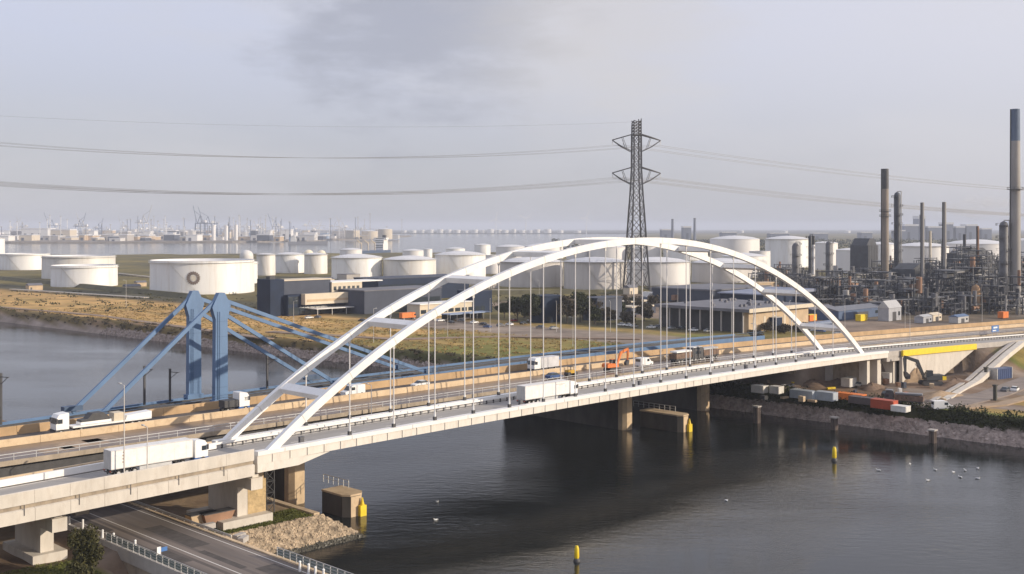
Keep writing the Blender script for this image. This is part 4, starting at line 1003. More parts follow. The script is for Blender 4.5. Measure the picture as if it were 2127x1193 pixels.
for zc, up in ((100, 4.5), (78.5, 4.5)):
    for s in (-1, 1):
        ar = MB(); tip = armd*s*16.2+Vector((0, 0, zc-2.2))
        side = Vector((-armd.y, armd.x, 0))*2.6
        for q in (-1, 1):
            root_u = armd*s*3.2+side*q+Vector((0, 0, zc+1.6)); mid = armd*s*9.5+side*q*.7+Vector((0, 0, zc-.2)); root_l = armd*s*3.4+side*q+Vector((0, 0, zc-9.5)); mid_l = armd*s*10+side*q*.6+Vector((0, 0, zc-6.4))
            ar.bar(root_u, mid, .62); ar.bar(mid, tip, .62); ar.bar(tip, mid_l, .5); ar.bar(mid_l, root_l, .5); ar.bar(mid, root_l*.5+mid_l*.5, .25)
        ar.bar(armd*s*3.2+side+Vector((0, 0, zc+1.5)), armd*s*9.5-side*.7+Vector((0, 0, zc)), .3); ar.build('cross_arm', lattice, pt)
        ins = MB()
        for q in (.55, 1): ins.cyl(armd*s*16.0*q+Vector((0, 0, zc-2.4)), armd*s*16.0*q+Vector((0, 0, zc-5.4)), .18, n=6)
        ins.build('insulator', galv, pt)
wire_mat = M('wire_grey', (.22, .22, .23), .5)
def wire(p, q, sag, r_=.065, seg=40):
    m = MB(); prev = None
    pts = [p.lerp(q, i/seg)-Vector((0, 0, 4*sag*(i/seg)*(1-i/seg))) for i in range(seg+1)]
    secs = []
    for i, c in enumerate(pts):
        d = (pts[min(seg, i+1)]-pts[max(0, i-1)]).normalized(); a = d.cross(Vector((0, 0, 1))).normalized(); u = a.cross(d)
        secs.append((c, a, u))
    return m.sweep(secs, [(-r_, -r_), (r_, -r_), (r_, r_), (-r_, r_)])
wl_ = thing('power_line', 'faint conductor lines sagging left of the power pylon', 'cable', PB)
wr_ = thing('power_line', 'faint conductor lines descending right of the power pylon', 'cable', PB)
LE = Vector((-420, 560, 112))-PB; LE.z = 0
RE = Vector((1050, 1330, 0))-PB; RE.z = 0
for zc in (97, 75.5):
    for s in (-1, 1):
        for q in (.55, 1):
            a = armd*s*16*q+Vector((0, 0, zc-2.4))
            for o in ((-.35, .35) if zc < 80 else (0,)):
                wire(a+Vector((0, 0, o)), LE+armd*s*14*q+Vector((0, 0, zc+3+o)), 15.5).build('conductor', wire_mat, wl_)
                wire(a+Vector((0, 0, o)), RE+armd*s*14*q+Vector((0, 0, zc-12+o)), 20, .085).build('conductor', wire_mat, wr_)
wire(Vector((0, 0, 110)), LE+Vector((0, 0, 108)), 9, .045).build('earth_wire', wire_mat, wl_)

# ---------------------------------------------------------------- offices and sheds (their walls run parallel to the bridges)
def corner_box(px0, px1, ytop, ybase, depth, z0=5.0, back=0.0):
    """box whose near-left corner stands at (px0, ybase); returns local extents and origin"""
    C = at(px0, ybase, z0); C = C+Vector((-SU, CU, 0))*back
    return C, ulen(C, px1), zat(ytop, C.y)
def bpart(name, parent, C, x0, x1, y0, y1, z0, z1, mat): return MB().box(x0, x1, y0, y1, z0-C.z, z1-C.z).build(name, mat, parent)
C, l, zt = corner_box(598, 762, 614, 657, 14)
of = thing('office_building', 'dark navy office block with a projecting cream gallery, left of the arches', 'building', C, TH)
hh = zt-5
MB().box(0, l, 0, 16, 0, hh).build('lower_block', navy, of)
MB().box(-7.5, .0, 3, 14, 0, hh+7.4).build('stair_tower', navy, of)
MB().box(-6.5, -3.5, 5, 8, hh+7.41, hh+8.8).build('roof_plant', dark_steel, of)
MB().box(.01, l*.62, 6, 18, hh+.01, hh+6.3).build('upper_block', slate, of)
MB().box(.005, l*.63, 5.7, 18.2, hh+6.31, hh+6.8).build('roof_edge', creamwall, of)
MB().box(l*.62+.01, l*1.02, 5, 16, hh+.01, hh+4.6).build('white_block', creamwall, of)
MB().box(l*.62, l*1.3, 4.8, 18, hh+4.61, hh+5.1).build('roof_edge', white, of)
wmesh = MB().box(0, 1.5, -.12, .02, 0, 1.9).mesh('window', glass)
for k in range(6): place('window', wmesh, of, (l*.62+1.2+k*(l*.38)/6.3, 4.98, hh+.9))
gx = l*.16
MB().box(gx, gx+l*.66, -3.2, -.01, hh-4.6, hh+.4).build('gallery', creamwall, of)
MB().box(gx+1, gx+l*.64, -3.24, -3.18, hh-3.3, hh-2.2).build('gallery_window_band', tanwall, of)
gl = MB().box(0, 2.6, -.14, .0, 0, 3.4).mesh('glazing_panel', glass)
for k in range(int(l/3)): place('glazing_panel', gl, of, (.3+3*k, 0, .4)); 
for k in range(int(l/3)): place('glazing_panel', gl, of, (.3+3*k, 0, hh-4.2)) if not gx-3 < 3*k < gx+l*.64 else None
MB().box(gx+3, gx+l*.62, -8, -.2, 2.9, 3.2).build('canopy', white, of)
for k in range(4): MB().cyl((gx+4+k*l*.18, -7.4, 0), (gx+4+k*l*.18, -7.4, 2.9), .14, n=8).build('canopy_post', white, of)
C2, l2, zt2 = corner_box(757, 860, 606, 653, 20)
of2 = thing('office_building', 'grey slate office wing with a wide ramp glazing right of the navy block', 'building', C2, TH)
MB().box(0, l2+18, 0, 20, 0, zt2-5).build('block', slate, of2); MB().box(-.2, l2+18.2, -.2, 20.2, zt2-4.99, zt2-4.5).build('roof_edge', greyroof, of2)
MB().prism([(l2*.45, .02), (l2+17, .02), (l2+17, 6.5), (l2*.95, 6.5)], -.15, -.01).build('glazing', glass, of2)
C3, l3, zt3 = corner_box(786, 905, 581, 628, 20)
of3 = thing('office_building', 'long navy hall with flat roof behind the grey office wing', 'building', C3, TH)
MB().box(0, l3+26, 0, 22, 0, zt3-5).build('hall', navy, of3); MB().box(-.2, l3+26.2, -.2, 22.2, zt3-4.99, zt3-4.5).build('roof_edge', slate, of3)
gl3 = MB().box(0, 5.6, -.12, 0, 0, 1.6).mesh('window_band', glass)
for k in range(7): place('window_band', gl3, of3, (1.5+6.6*k, 0, (zt3-5)*.62))
C4, l4, zt4 = corner_box(985, 1022, 606, 652, 12)
of4 = thing('office_building', 'small navy block behind the near arch beside the pale low building', 'building', C4, TH)
MB().box(0, l4, 0, 12, 0, zt4-5).build('block', navy, of4); MB().box(-.1, l4+.1, -.1, 12.1, zt4-4.99, zt4-4.6).build('roof_edge', slate, of4)
for k in range(2): MB().box(1+k*3.4, 3.4+k*3.4, -.1, 0, 1, 3.5).build('window', glass, of4)
C5, l5, zt5 = corner_box(872, 1018, 634, 660, 10)
of5 = thing('low_building', 'low cream single-storey building with dark window band below the navy hall', 'building', C5, TH)
MB().box(0, l5, 0, 9, 0, zt5-5).build('wall', creamwall, of5); MB().box(-.4, l5+.4, -.6, 9.4, zt5-4.99, zt5-4.5).build('roof', white, of5)
wm5 = MB().box(0, 3.2, -.1, 0, 0, 1.7).mesh('window', glass)
for k in range(int(l5/4.2)): place('window', wm5, of5, (.6+4.2*k, 0, 1.6))
C6, l6, zt6 = corner_box(720, 748, 571, 588, 8)
o6 = thing('roof_plant_house', 'plain grey plant house behind the dark office roof', 'building', C6, TH)
MB().box(0, l6, 0, 12, 0, zt6-5).build('wall', conc_grey, o6); MB().box(-.1, l6+.1, -.1, 12.1, zt6-4.99, zt6-4.7).build('roof', greyroof, o6)
# the corner warehouse
C7 = at(1552, 693, 5.0); lu = ulen(C7, 1683); ln = nlen(C7, 1362); zt7 = zat(643, C7.y); hh = zt7-5
wh = thing('warehouse', 'flat-roofed warehouse with sunlit tan wall and dark open left side', 'warehouse', C7, TH)
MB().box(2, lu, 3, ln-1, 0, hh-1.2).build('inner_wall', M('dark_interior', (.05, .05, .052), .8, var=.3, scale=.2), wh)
MB().box(2, lu-.5, .6, 2.99, 0, hh-1.25).build('sunlit_wall', tanwall, wh)
MB().box(-1, lu+1.5, -1.5, ln, hh-1.19, hh).build('roof', greyroof, wh)
MB().box(-1.02, lu+1.52, -1.72, -1.505, hh-1.3, hh+.25).build('fascia', creamwall, wh)
cm = MB().box(-.25, .25, -.25, .25, 0, hh-1.2).mesh('column', conc_grey)
for k in range(9): place('column', cm, wh, (.2, 2+k*(ln-4)/8, 0))
pn = MB().box(0, 1.6, -.1, 0, 0, hh-3.5).mesh('pale_door', creamwall)
for k in range(5): place('pale_door', pn, wh, (5+k*(lu-10)/5, .6, .1))
vt = MB().box(-.6, .6, -.6, .6, 0, .7).box(-.4, .4, -.4, .4, .7, 1.0).mesh('roof_vent', greyroof)
rr_ = random.Random(4)
for k in range(20): place('roof_vent', vt, wh, (rr_.uniform(3, lu-2), rr_.uniform(6, ln-4), hh))
C8 = at(1480, 632, 5.0)
wh2 = thing('warehouse', 'long grey shed behind the corner warehouse', 'warehouse', C8, TH)
lz = ulen(C8, 1600); MB().box(0, lz, 0, 40, 0, 7.0).build('wall', slate, wh2); MB().box(-.5, lz+.5, -.5, 40.5, 7.01, 7.7).build('roof', greyroof, wh2)
C9 = at(1585, 640, 5.0); lz = ulen(C9, 1690)
wh3 = thing('warehouse', 'blue-grey roofed open shed right behind the far arch', 'warehouse', C9, TH)
MB().box(0, lz, 0, 26, 0, 6.4).build('wall', navy, wh3); MB().prism([(-1, 6.41), (lz+1, 6.41), (lz+1, 8.0), (-1, 7.0)], -1, 27).build('roof', M('blue_grey_roof', (.24, .27, .36), .6), wh3)
for i, (px0, px1, yt, yb, mt, lab) in enumerate(((1305, 1352, 629, 642, creamwall, 'small cream-roofed hut row behind the hangers, upper one'), (1312, 1362, 640, 655, creamwall, 'small cream-roofed hut row behind the hangers, lower one'),
        (1478, 1500, 604, 622, creamwall, 'small cream kiosk beside the grey tank'), (1575, 1612, 590, 612, tanwall, 'small tan brick house under the right tanks'),
        (1128, 1166, 618, 672, navy, 'dark blue tower-like block among the trees'), (1240, 1292, 622, 668, slate, 'grey pump house left of the pylon foot'))):
    C, l, z = corner_box(px0, px1, yt, yb, 8); l = max(2, l)
    o = thing('hut', lab, 'building', C, TH); MB().box(0, l, 0, 8, 0, z-5).build('wall', mt if i not in (0, 1) else slate, o); MB().box(-.3, l+.3, -.5, 8.3, z-4.99, z-4.4).build('roof', mt, o)
    MB().box(l*.2, l*.45, -.08, 0, .3, min(2.6, (z-5)*.7)).build('door', glass, o)

# ---------------------------------------------------------------- trees in the middle distance
for i, (px, py, h, r_, mt, lab) in enumerate(((1075, 668, 11, 5, leaf_dark, 'dark broadleaf tree right of the navy block'), (1100, 672, 12, 5.5, leaf_dark, 'dark round tree left of the dark blue tower block'),
        (1178, 672, 12, 5, leaf_brown, 'tall brown-leaved tree just right of the dark blue tower block'), (1205, 670, 12.5, 5, leaf_dark, 'tall dark tree left of the grey pump house'),
        (1228, 668, 10, 4.4, leaf_brown, 'half-bare brown tree in front of the grey pump house'), (1262, 672, 7, 3.6, leaf_brown, 'low brown tree below the grey pump house'),
        (1338, 668, 8, 4, leaf_brown, 'thin brown tree below the cream huts'), (1048, 662, 7, 4, leaf_dark, 'small dark tree beside the low cream building'))):
    tree('tree', lab, at(px, py, 4.9), h, r_, mt, 40+i, None, 2600, .5)
for i, (px, py, h) in enumerate(((1590, 690, 4), (1630, 694, 3.6), (1665, 690, 3.5), (1570, 702, 3))):
    shrub(['brown scrub bush below the sunlit warehouse wall, leftmost upper', 'brown scrub bush below the warehouse wall, middle', 'brown scrub bush below the warehouse wall, rightmost', 'brown scrub bush nearest the warehouse corner'][i], at(px, py, 4.9), h, 4, leaf_brown, 70+i, 1500, .35)

# ---------------------------------------------------------------- parked cars
rr_ = random.Random(21)
spots = [(642, 662), (660, 661), (752, 668), (915, 668), (936, 672), (958, 668), (985, 672), (1003, 676), (1012, 681), (1040, 678), (1058, 676), (1066, 668), (1088, 674), (1103, 668), (1122, 682), (1150, 684), (1290, 677), (1305, 678), (1318, 680), (1352, 682), (1366, 681), (1395, 684), (1415, 684), (1440, 688), (1470, 690), (1705, 690), (1740, 694)]
cols = ['white', 'grey', 'black', 'white', 'black', 'grey', 'white', 'black', 'blue', 'grey', 'white', 'red', 'black', 'white', 'grey', 'silver', 'white', 'white', 'silver', 'white', 'grey', 'silver', 'black', 'white', 'silver', 'blue', 'white']
for i, ((px, py), c) in enumerate(zip(spots, cols)):
    car(f'{c} parked car, {ORD[i]} from the left in the parking strip beyond the canal', at(px, py, 5.08), TH+(pi/2 if i % 3 else 0)+rr_.uniform(-.1, .1), paint[c], 'cars in the parking strip beyond the canal', 'parked_car')
o_ = box_truck('orange lorry parked in front of the grey office wing', at(847, 664, 5.05), TH, orange, orange)
# a few blue-white bus-like shelters
C = at(935, 668, 5.0); sh = thing('shelter', 'long low parking shelter with blue-grey roof behind the near arch', 'shelter', C, TH); lz = ulen(C, 1020)
MB().box(0, lz, 0, 6, 2.7, 3.1).build('roof', M('shelter_blue', (.25, .32, .45), .5), sh)
for k in range(7): MB().cyl((.3+k*(lz-.6)/6, .3, 0), (.3+k*(lz-.6)/6, .3, 2.7), .12, n=8).build('post', galv, sh)
MB().box(.2, lz-.2, 5.6, 5.8, 0, 2.69).build('rear_wall', dark_steel, sh)
def ordn(i):
    i += 1; return f"{i}{'th' if 10 <= i % 100 <= 20 else {1: 'st', 2: 'nd', 3: 'rd'}.get(i % 10, 'th')}"
# ---------------------------------------------------------------- refinery
def chimney(label, px0, px1, ytop, ybase, mat, cap=None, rings=(), taper=.9, cat='chimney'):
    C = at((px0+px1)/2, ybase, 5.0); r_ = (px1-px0)/2*C.y/FPX; h = zat(ytop, C.y)-5
    v = thing('chimney', label, cat, C)
    hc = h*.84 if cap else h
    MB().lathe([(r_, -.3), (r_*(1-(1-taper)*hc/h), hc)]+([(r_*taper*.8, hc), (r_*taper*.8, hc-2)] if not cap else []), 20).build('shaft', mat, v, True)
    if cap: MB().lathe([(r_*(1-(1-taper)*.84)+.03, hc), (r_*taper, h), (r_*taper*.8, h), (r_*taper*.8, h-3)], 20).build('cap_band', cap, v, True)
    for f in rings:
        MB().lathe([(r_*.9, h*f), (r_+1.3, h*f), (r_+1.3, h*f+.2), (r_*.9, h*f+.2)], 20).build('platform', dark_steel, v)
        rl = MB()
        for i in range(12): rl.bar(((r_+1.2)*cos(i*pi/6), (r_+1.2)*sin(i*pi/6), h*f), ((r_+1.2)*cos(i*pi/6), (r_+1.2)*sin(i*pi/6), h*f+1.2), .1); rl.bar(((r_+1.2)*cos(i*pi/6), (r_+1.2)*sin(i*pi/6), h*f+1.2), ((r_+1.2)*cos((i+1)*pi/6), (r_+1.2)*sin((i+1)*pi/6), h*f+1.2), .1)
        rl.build('platform_rail', dark_steel, v)
    ld = MB().bar((-r_-.25, 0, 0), (-r_*taper-.25, 0, h), .35); ld.build('ladder', dark_steel, v)
    return v
chimney('tallest grey chimney with blue-black top at the right picture edge', 2098, 2120, 227, 640, stack_mat, stack_blue, (.595,), .82)
chimney('second tallest grey-tan chimney with dark rim in the refinery', 1831, 1846, 351, 612, M('stack_tan', (.235, .195, .16), .75, var=.25, scale=.06), dark_steel, (.66, .62), .95)
chimney('slim dark stack in the refinery, left of the thin pair', 1913, 1920, 421, 640, stack_mat, None, (), .8)
chimney('slim dark stack in the refinery, right of the thin pair', 1958, 1966, 420, 632, stack_mat, None, (), .8)
chimney('thin white column with dark top left of the refinery', 1686, 1693, 490, 606, white, dark_steel, (), .9)
chimney('slender brown vent stack beside the tall chimney', 2029, 2034, 470, 620, rust, None, (), .8)
chimney('short dark stack left of the tall chimney', 2001, 2007, 487, 590, dark_steel, None, (), .8)
chimney('small pale stack in the right refinery cluster', 1930, 1935, 480, 560, creamwall, None, (), .9)
def column(label, px0, px1, ytop, ybase, mat, plats=5):
    C = at((px0+px1)/2, ybase, 5.0); r_ = (px1-px0)/2*C.y/FPX; h = zat(ytop, C.y)-5
    v = thing('process_column', label, 'column', C)
    MB().lathe([(r_*1.25, -.3), (r_*1.2, 4), (r_, 4.2), (r_, h-r_*1.2), (r_*.7, h-r_*.5), (.02, h-r_*.1)], 18).build('vessel', mat, v, True)
    for k in range(plats):
        z = h*(.22+.72*k/max(1, plats-1)); a = k*1.7
        m = MB()
        for i in range(9):
            q = a+i*.42; m.add([(r_*.98*cos(q), r_*.98*sin(q), z), ((r_+1.6)*cos(q), (r_+1.6)*sin(q), z), ((r_+1.6)*cos(q+.42), (r_+1.6)*sin(q+.42), z), (r_*.98*cos(q+.42), r_*.98*sin(q+.42), z)], [(0, 1, 2, 3)])
            m.bar(((r_+1.55)*cos(q), (r_+1.55)*sin(q), z), ((r_+1.55)*cos(q), (r_+1.55)*sin(q), z+1.2), .12); m.bar(((r_+1.55)*cos(q), (r_+1.55)*sin(q), z+1.2), ((r_+1.55)*cos(q+.42), (r_+1.55)*sin(q+.42), z+1.2), .12)
        m.build('platform', dark_steel, v)
    MB().cyl((r_+.5, -.3, h), (r_+.5, -.3, 2), .3, n=8).bar((0, 0, h), (r_+.5, -.3, h), .5).build('overhead_pipe', pipe_mat, v)
    return v
column('tall dark column with many ring platforms right of the tan chimney', 1857, 1870, 398, 606, steel_ref, 9)
column('brown column with platforms between the white tanks, left one', 1645, 1660, 503, 598, steel_ref2, 4)
column('brown column with platforms between the white tanks, right one', 1715, 1727, 500, 596, steel_ref2, 4)
column('dark column behind the thin white column', 1679, 1687, 488, 606, steel_ref, 5)
column('thick dark tower with open head left of the tallest chimney', 2076, 2094, 458, 640, steel_ref2, 6)
column('rusty shell column with pale band in the right refinery', 2018, 2036, 590, 648, M('hot_rust', (.42, .26, .14), .7, var=.3, scale=.3), 2)
column('short grey column beside the steel furnace', 1944, 1952, 560, 622, steel_ref2, 3)
column('white slim column before the dark frames', 2064, 2070, 570, 640, white, 3)
# furnace houses
def furnace(label, px0, px1, ytop, ybase, mat):
    C, l, z = corner_box(px0, px1, ytop, ybase, 12); h = z-5; l = max(6, l)
    v = thing('furnace_house', label, 'furnace', C, TH)
    MB().box(0, l, 0, 14, h*.25, h).build('casing', mat, v); MB().prism([(0, h+.01), (l, h+.01), (l*.7, h*1.18), (l*.3, h*1.18)], 1, 13).build('hood', mat, v)
    for x in (.5, l-.5):
        for y in (.6, 13.4): MB().bar((x, y, 0), (x, y, h*.25), .6).build('leg', dark_steel, v)
    rb_ = MB()
    for k in range(int(l/2.4)): rb_.box(k*2.4+.2, k*2.4+.5, -.2, -.005, h*.25, h)
    rb_.build('casing_rib', dark_steel, v)
furnace('dark boxy furnace house left of the tan chimney', 1803, 1824, 510, 590, steel_ref)
furnace('dark round-backed furnace house before the right tanks', 2008, 2060, 528, 596, steel_ref)
furnace('low dark furnace house under the slim stacks', 1900, 1945, 560, 622, steel_ref)
rf = random.Random(17)
def unit(label, C, w_, d, h):
    v = thing('process_unit', label, 'process unit', C, TH, 'process units of the refinery')
    fr = MB(); fl = MB(); ve = MB(); pi_ = MB(); nx, ny = max(1, int(w_/6)), max(1, int(d/7)); lv = max(2, int(h/4.2))
    for i in range(nx+1):
        for j in range(ny+1): fr.bar((w_*i/nx, d*j/ny, 0), (w_*i/nx, d*j/ny, h*rf.uniform(.8, 1)), .42)
    for k in range(1, lv+1):
        z = h*k/lv*.92
        for j in range(ny+1): fr.bar((0, d*j/ny, z), (w_, d*j/ny, z), .34)
        for i in range(nx+1): fr.bar((w_*i/nx, 0, z), (w_*i/nx, d, z), .34)
        if rf.random() < .7: fl.box(rf.uniform(0, w_*.3), rf.uniform(w_*.6, w_), 0, d*rf.uniform(.5, 1), z+.18, z+.32)
        for i in range(nx):
            if rf.random() < .5: fr.bar((w_*i/nx, 0, z), (w_*(i+1)/nx, 0, z-h/lv*.9), .22)
    for k in range(rf.randint(3, 6)):
        r_ = rf.uniform(.6, 1.6); x, y = rf.uniform(r_, w_-r_), rf.uniform(0, d*.7); z = rf.uniform(.5, h*.75)
        ve = MB()
        if rf.random() < .5: ve.cyl((x, y, z), (x, y, z+rf.uniform(3, 8)), r_, n=12)
        else: ve.cyl((x, y, z+r_), (min(w_+2, x+rf.uniform(4, 9)), y, z+r_), r_, n=12)
        ve.build('vessel', rf.choice([steel_ref2, pipe_mat, steel_ref, steel_ref2, rust]), v, True)
    for k in range(rf.randint(14, 26)):
        x, y, z = rf.uniform(-1, w_+1), rf.uniform(-1.2, d*.5), rf.uniform(.5, h*.9); q = rf.random(); r_ = rf.uniform(.12, .38)
        if q < .5: pi_.cyl((x, y, z), (x+rf.uniform(3, 10), y, z), r_, n=6)
        elif q < .85: pi_.cyl((x, y, 0), (x, y, z+3), r_, n=6)
        else: pi_.cyl((x, y, z), (x, y+rf.uniform(2, 6), z), r_, n=6)
    fr.build('steel_frame', steel_ref, v); fl.build('floor', steel_ref2, v)
    pi_.build('piping', rf.choice([pipe_mat, steel_ref2, steel_ref2, pipe_mat]), v)
us = []
for (xa, xb, ya, yb, cnt, h0, h1) in ((1700, 1830, 592, 640, 15, 7, 15), (1830, 1960, 580, 650, 24, 9, 22), (1960, 2140, 575, 652, 36, 10, 30), (1570, 1700, 575, 615, 12, 6, 13), (1760, 2127, 640, 658, 16, 5, 10)):
    for k in range(cnt): us.append((xa+(xb-xa)*(k+rf.random()*.8)/cnt, rf.uniform(ya, yb), rf.uniform(h0, h1)))
us.sort()
for i, (px, py, h) in enumerate(us):
    unit(f'dark steel process unit with vessels and pipes, {ordn(i)} from the left in the refinery', at(px, py, 5.0), rf.uniform(10, 20), rf.uniform(8, 14), h)
for i, (pxa, pxb, py, z0) in enumerate(((1700, 1850, 648, 5.5), (1840, 1990, 655, 6.5), (1960, 2135, 646, 8.5), (1980, 2140, 600, 13), (1700, 1880, 610, 8))):
    C = at(pxa, py, 5.0); l = (atY(pxb, C.y)-C).x
    v = thing('pipe_rack', f'long pipe rack running across the refinery, {ordn(i)} by height of its tier', 'pipe rack', C, .12)
    fr = MB(); pp = MB()
    for k in range(int(l/7)+1): fr.bar((k*7, 0, 0), (k*7, 0, z0), .35); fr.bar((k*7, 3, 0), (k*7, 3, z0), .35); fr.bar((k*7, -.3, z0), (k*7, 3.3, z0), .35)
    fr.build('trestle', steel_ref, v)
    for k in range(6): MB().cyl((-.5, k*.55, z0+.45), (l, k*.55, z0+.45), rf.uniform(.13, .28), n=6).build('pipe', pipe_mat if k % 3 else steel_ref2, v)
for i, (px, py, rr2, ln2, mt, lab) in enumerate(((1838, 600, 2.4, 14, white, 'white horizontal drum at the foot of the tan chimney'), (1868, 606, 1.6, 9, galv, 'silver horizontal drum beside the ringed column'), (2030, 628, 1.6, 10, pipe_mat, 'silver horizontal drum in the right refinery'))):
    v = thing('drum', lab, 'vessel', at(px, py, 5), 0)
    MB().cyl((0, 0, rr2+3), (ln2, 0, rr2+3), rr2, n=18).cyl((-.9, 0, rr2+3), (0, 0, rr2+3), rr2*.5, rr2, n=18).cyl((ln2, 0, rr2+3), (ln2+.9, 0, rr2+3), rr2, rr2*.5, n=18).build('shell', mt, v, True)
    for x in (2, ln2-2): MB().box(x-.4, x+.4, -rr2*.8, rr2*.8, 0, rr2+2.2).build('saddle', conc_grey, v)
def shed(label, px0, px1, ytop, ybase, wall_, roof_, d=9, gable=.25, name='shed'):
    C, l, z = corner_box(px0, px1, ytop, ybase, d); l = max(2.5, l); h = z-5
    v = thing(name, label, 'shed', C, TH); MB().box(0, l, 0, d, 0, h*.8).build('wall', wall_, v)
    MB().prism([(-.3, h*.8+.01), (d+.3, h*.8+.01), (d/2, h*(1+gable*.3))], -.25, l+.25, 'x').build('roof', roof_, v)
    MB().box(l*.3, l*.6, -.06, 0, 0, h*.55).build('door', dark_steel, v); MB().box(l*.75, l*.9, -.05, 0, h*.3, h*.55).build('window', glass, v)
shed('long blue shed in front of the refinery', 1742, 1842, 642, 667, blue_paint if False else M('shed_blue', (.06, .10, .19), .6, var=.2, scale=.2), M('shed_roof', (.16, .17, .2), .7), 12)
shed('small pale gabled hut at the right end of the blue shed', 1846, 1872, 634, 668, M('pale_blue_wall', (.36, .37, .40), .6), galv, 5, .8)
shed('low dark shed left of the blue shed', 1690, 1740, 640, 664, slate, greyroof, 10)
shed('pale site hut right of the gabled hut', 1918, 1936, 656, 672, M('pale_blue_wall', (.5, .5, .6)), galv, 4)
shed('cream site hut before the refinery', 1938, 1956, 652, 668, creamwall, creamwall, 4)
shed('small blue and white hut below the rusty column', 1990, 2012, 656, 672, galv, M('hut_blue', (.10, .16, .28), .6), 4)
def machine(label, px, py, mat, s=1.0, z=5.0, rz=0.0): return excavator(label, at(px, py, z), TH+rz, mat, s)
for (px, py, mt, lab) in ((1690, 668, yellow, 'orange and yellow site container behind the right arch leg'), (1796, 668, yellow, 'bright yellow compact container before the blue shed'), (2092, 662, orange, 'orange container at the foot of the tallest chimney')):
    c = thing('site_container', lab, 'container', at(px-8, py, 5.05), TH); MB().box(0, 6, 0, 2.5, .1, 2.7).build('body', orange if '1690' in str(px) else mt, c); MB().box(3.2, 5.6, -.06, -.003, .3, 2.4).build('door', mt, c); MB().box(-.05, 6.05, -.05, 2.55, 2.705, 2.85).build('roof', mt, c)
# dark blue cube signs / pipe bundle behind the right arch foot
C = at(1612, 688, 5.0); c = thing('site_cabin', 'dark stacked site cabin on posts left of the far arch foot', 'cabin', C, TH); MB().box(0, 4.6, 0, 3, 2, 5.2).build('body', navy, c)
for x in (.3, 4.3): MB().box(x-.15, x+.15, .2, 2.8, 0, 1.998).build('leg', dark_steel, c)
MB().box(-.1, 4.7, -.1, 3.1, 5.205, 5.4).build('roof', galv, c)
C = at(1672, 690, 5.0); c = thing('steel_pipe_stack', 'blue-grey large pipes stacked behind the arch feet', 'pipes', C, TH)
for k in range(3): MB().cyl((0, k*1.7, .85), (24, k*1.7, .85), .84, n=14).build('pipe', M('pipe_bluegrey', (.16, .20, .28), .5), c, True)
for k in range(2): MB().cyl((0, .85+k*1.7, 2.32), (24, .85+k*1.7, 2.32), .84, n=14).build('pipe', M('pipe_bluegrey', (.3, .3, .4)), c, True)

# ---------------------------------------------------------------- works yard on the right bank
ex = excavator('dark excavator with yellow counterweight before the pale retaining wall', at(1933, 800, 5.1), TH+2.4, M('excavator_dark', (.05, .055, .06), .6), 1.25, counter=yellow)
excavator('orange-brown compact excavator on the yard near the pier', at(1815, 795, 5.1), TH+.6, M('machine_brown', (.30, .13, .06), .6, var=.3), .7)
def container(label, px0, py, l, mat, rz=0.0, h=2.6, cat='container', name='shipping_container', z=5.1):
    C = at(px0, py, z); c = thing(name, label, cat, C, TH+rz)
    b_ = MB().box(0, l, 0, 2.45, .12, h).build('body', mat, c)
    rbm = MB().box(-.05, .05, -.05, 0, .2, h-.1).mesh('rib', mat)
    for k in range(int(l/.9)): place('rib', rbm, b_, (.5+.9*k, -.003, 0))
    MB().box(-.04, l+.04, -.04, 2.49, h+.003, h+.1).build('roof', mat, c)
    MB().box(l+.003, l+.06, .15, 2.3, .2, h-.1).build('door', mat, c); return c
PERP = -pi/2                                         # lying along the bank
cw = M('cabin_white', (.70, .68, .64), .5, dirt=(.4, .36, .3), dirt_amt=.3); cg = M('cabin_grey', (.38, .42, .46), .5)
container('small white site cabin at the left end of the yard row', 1560, 816, 3.4, cw, PERP, 1.8); container('white site cabin behind the grey cabins, second in the row', 1598, 818, 2.6, cw, PERP, 1.8)
container('grey-blue site cabin in the yard row, left of two', 1640, 827, 6, cg, PERP, 2.0); container('grey-blue site cabin in the yard row, right of two', 1690, 831, 5, cg, PERP, 2.0)
container('long orange container lying low in the yard row', 1733, 829, 7, orange, PERP, 1.5)
container('long flat dark container between the orange and red ones', 1762, 838, 8, M('container_dark', (.10, .08, .08), .7), PERP, 1.6)
container('brick-red container at the right end of the yard row', 1808, 848, 5.4, redbrown, PERP, 2.0)
container('pale low container stub next to the brick-red container', 1850, 855, 3.5, cw, PERP, 1.3)
container('white tool container behind the orange container', 1765, 806, 4, cw, 0, 2.2)
container('white standing cabinet at the pier foot', 1848, 797, 1.2, cw, 0, 2.6)
van('white van parked on the yard by the grassy bank edge', at(1958, 851, 5.15), TH-.75)
car('dark pickup on the grey road right of the yard', at(2090, 814, 5.15), TH, paint['grey']); car('white car beside the dark pickup', at(2108, 813, 5.15), TH+.2, paint['white'])
mixer('dark dumper truck behind the brick-red container', at(1878, 842, 5.1), TH+1.9, M('dumper_grey', (.2, .2, .21), .6))
car('orange-red compact loader right of the brick-red container', at(1893, 838, 5.1), TH+.6, orange)
car('dark car parked behind the orange container', at(1840, 822, 5.1), TH+.3, paint['black']); car('silver car parked beside the white tool container', at(1788, 803, 5.1), TH, paint['silver'])
c = container('dark blue site cabin with pale frame on the right grass', 2072, 790, 6.5, M('cabin_navy', (.03, .06, .16), .4), -.2, 2.8, 'cabin', 'site_cabin'); MB().box(-.2, .0, -.1, 2.6, 0, 3.1).box(6.5, 6.7, -.1, 2.6, 0, 3.1).build('frame', galv, c)
tw = M('post_dark', (.06, .06, .05), .8)
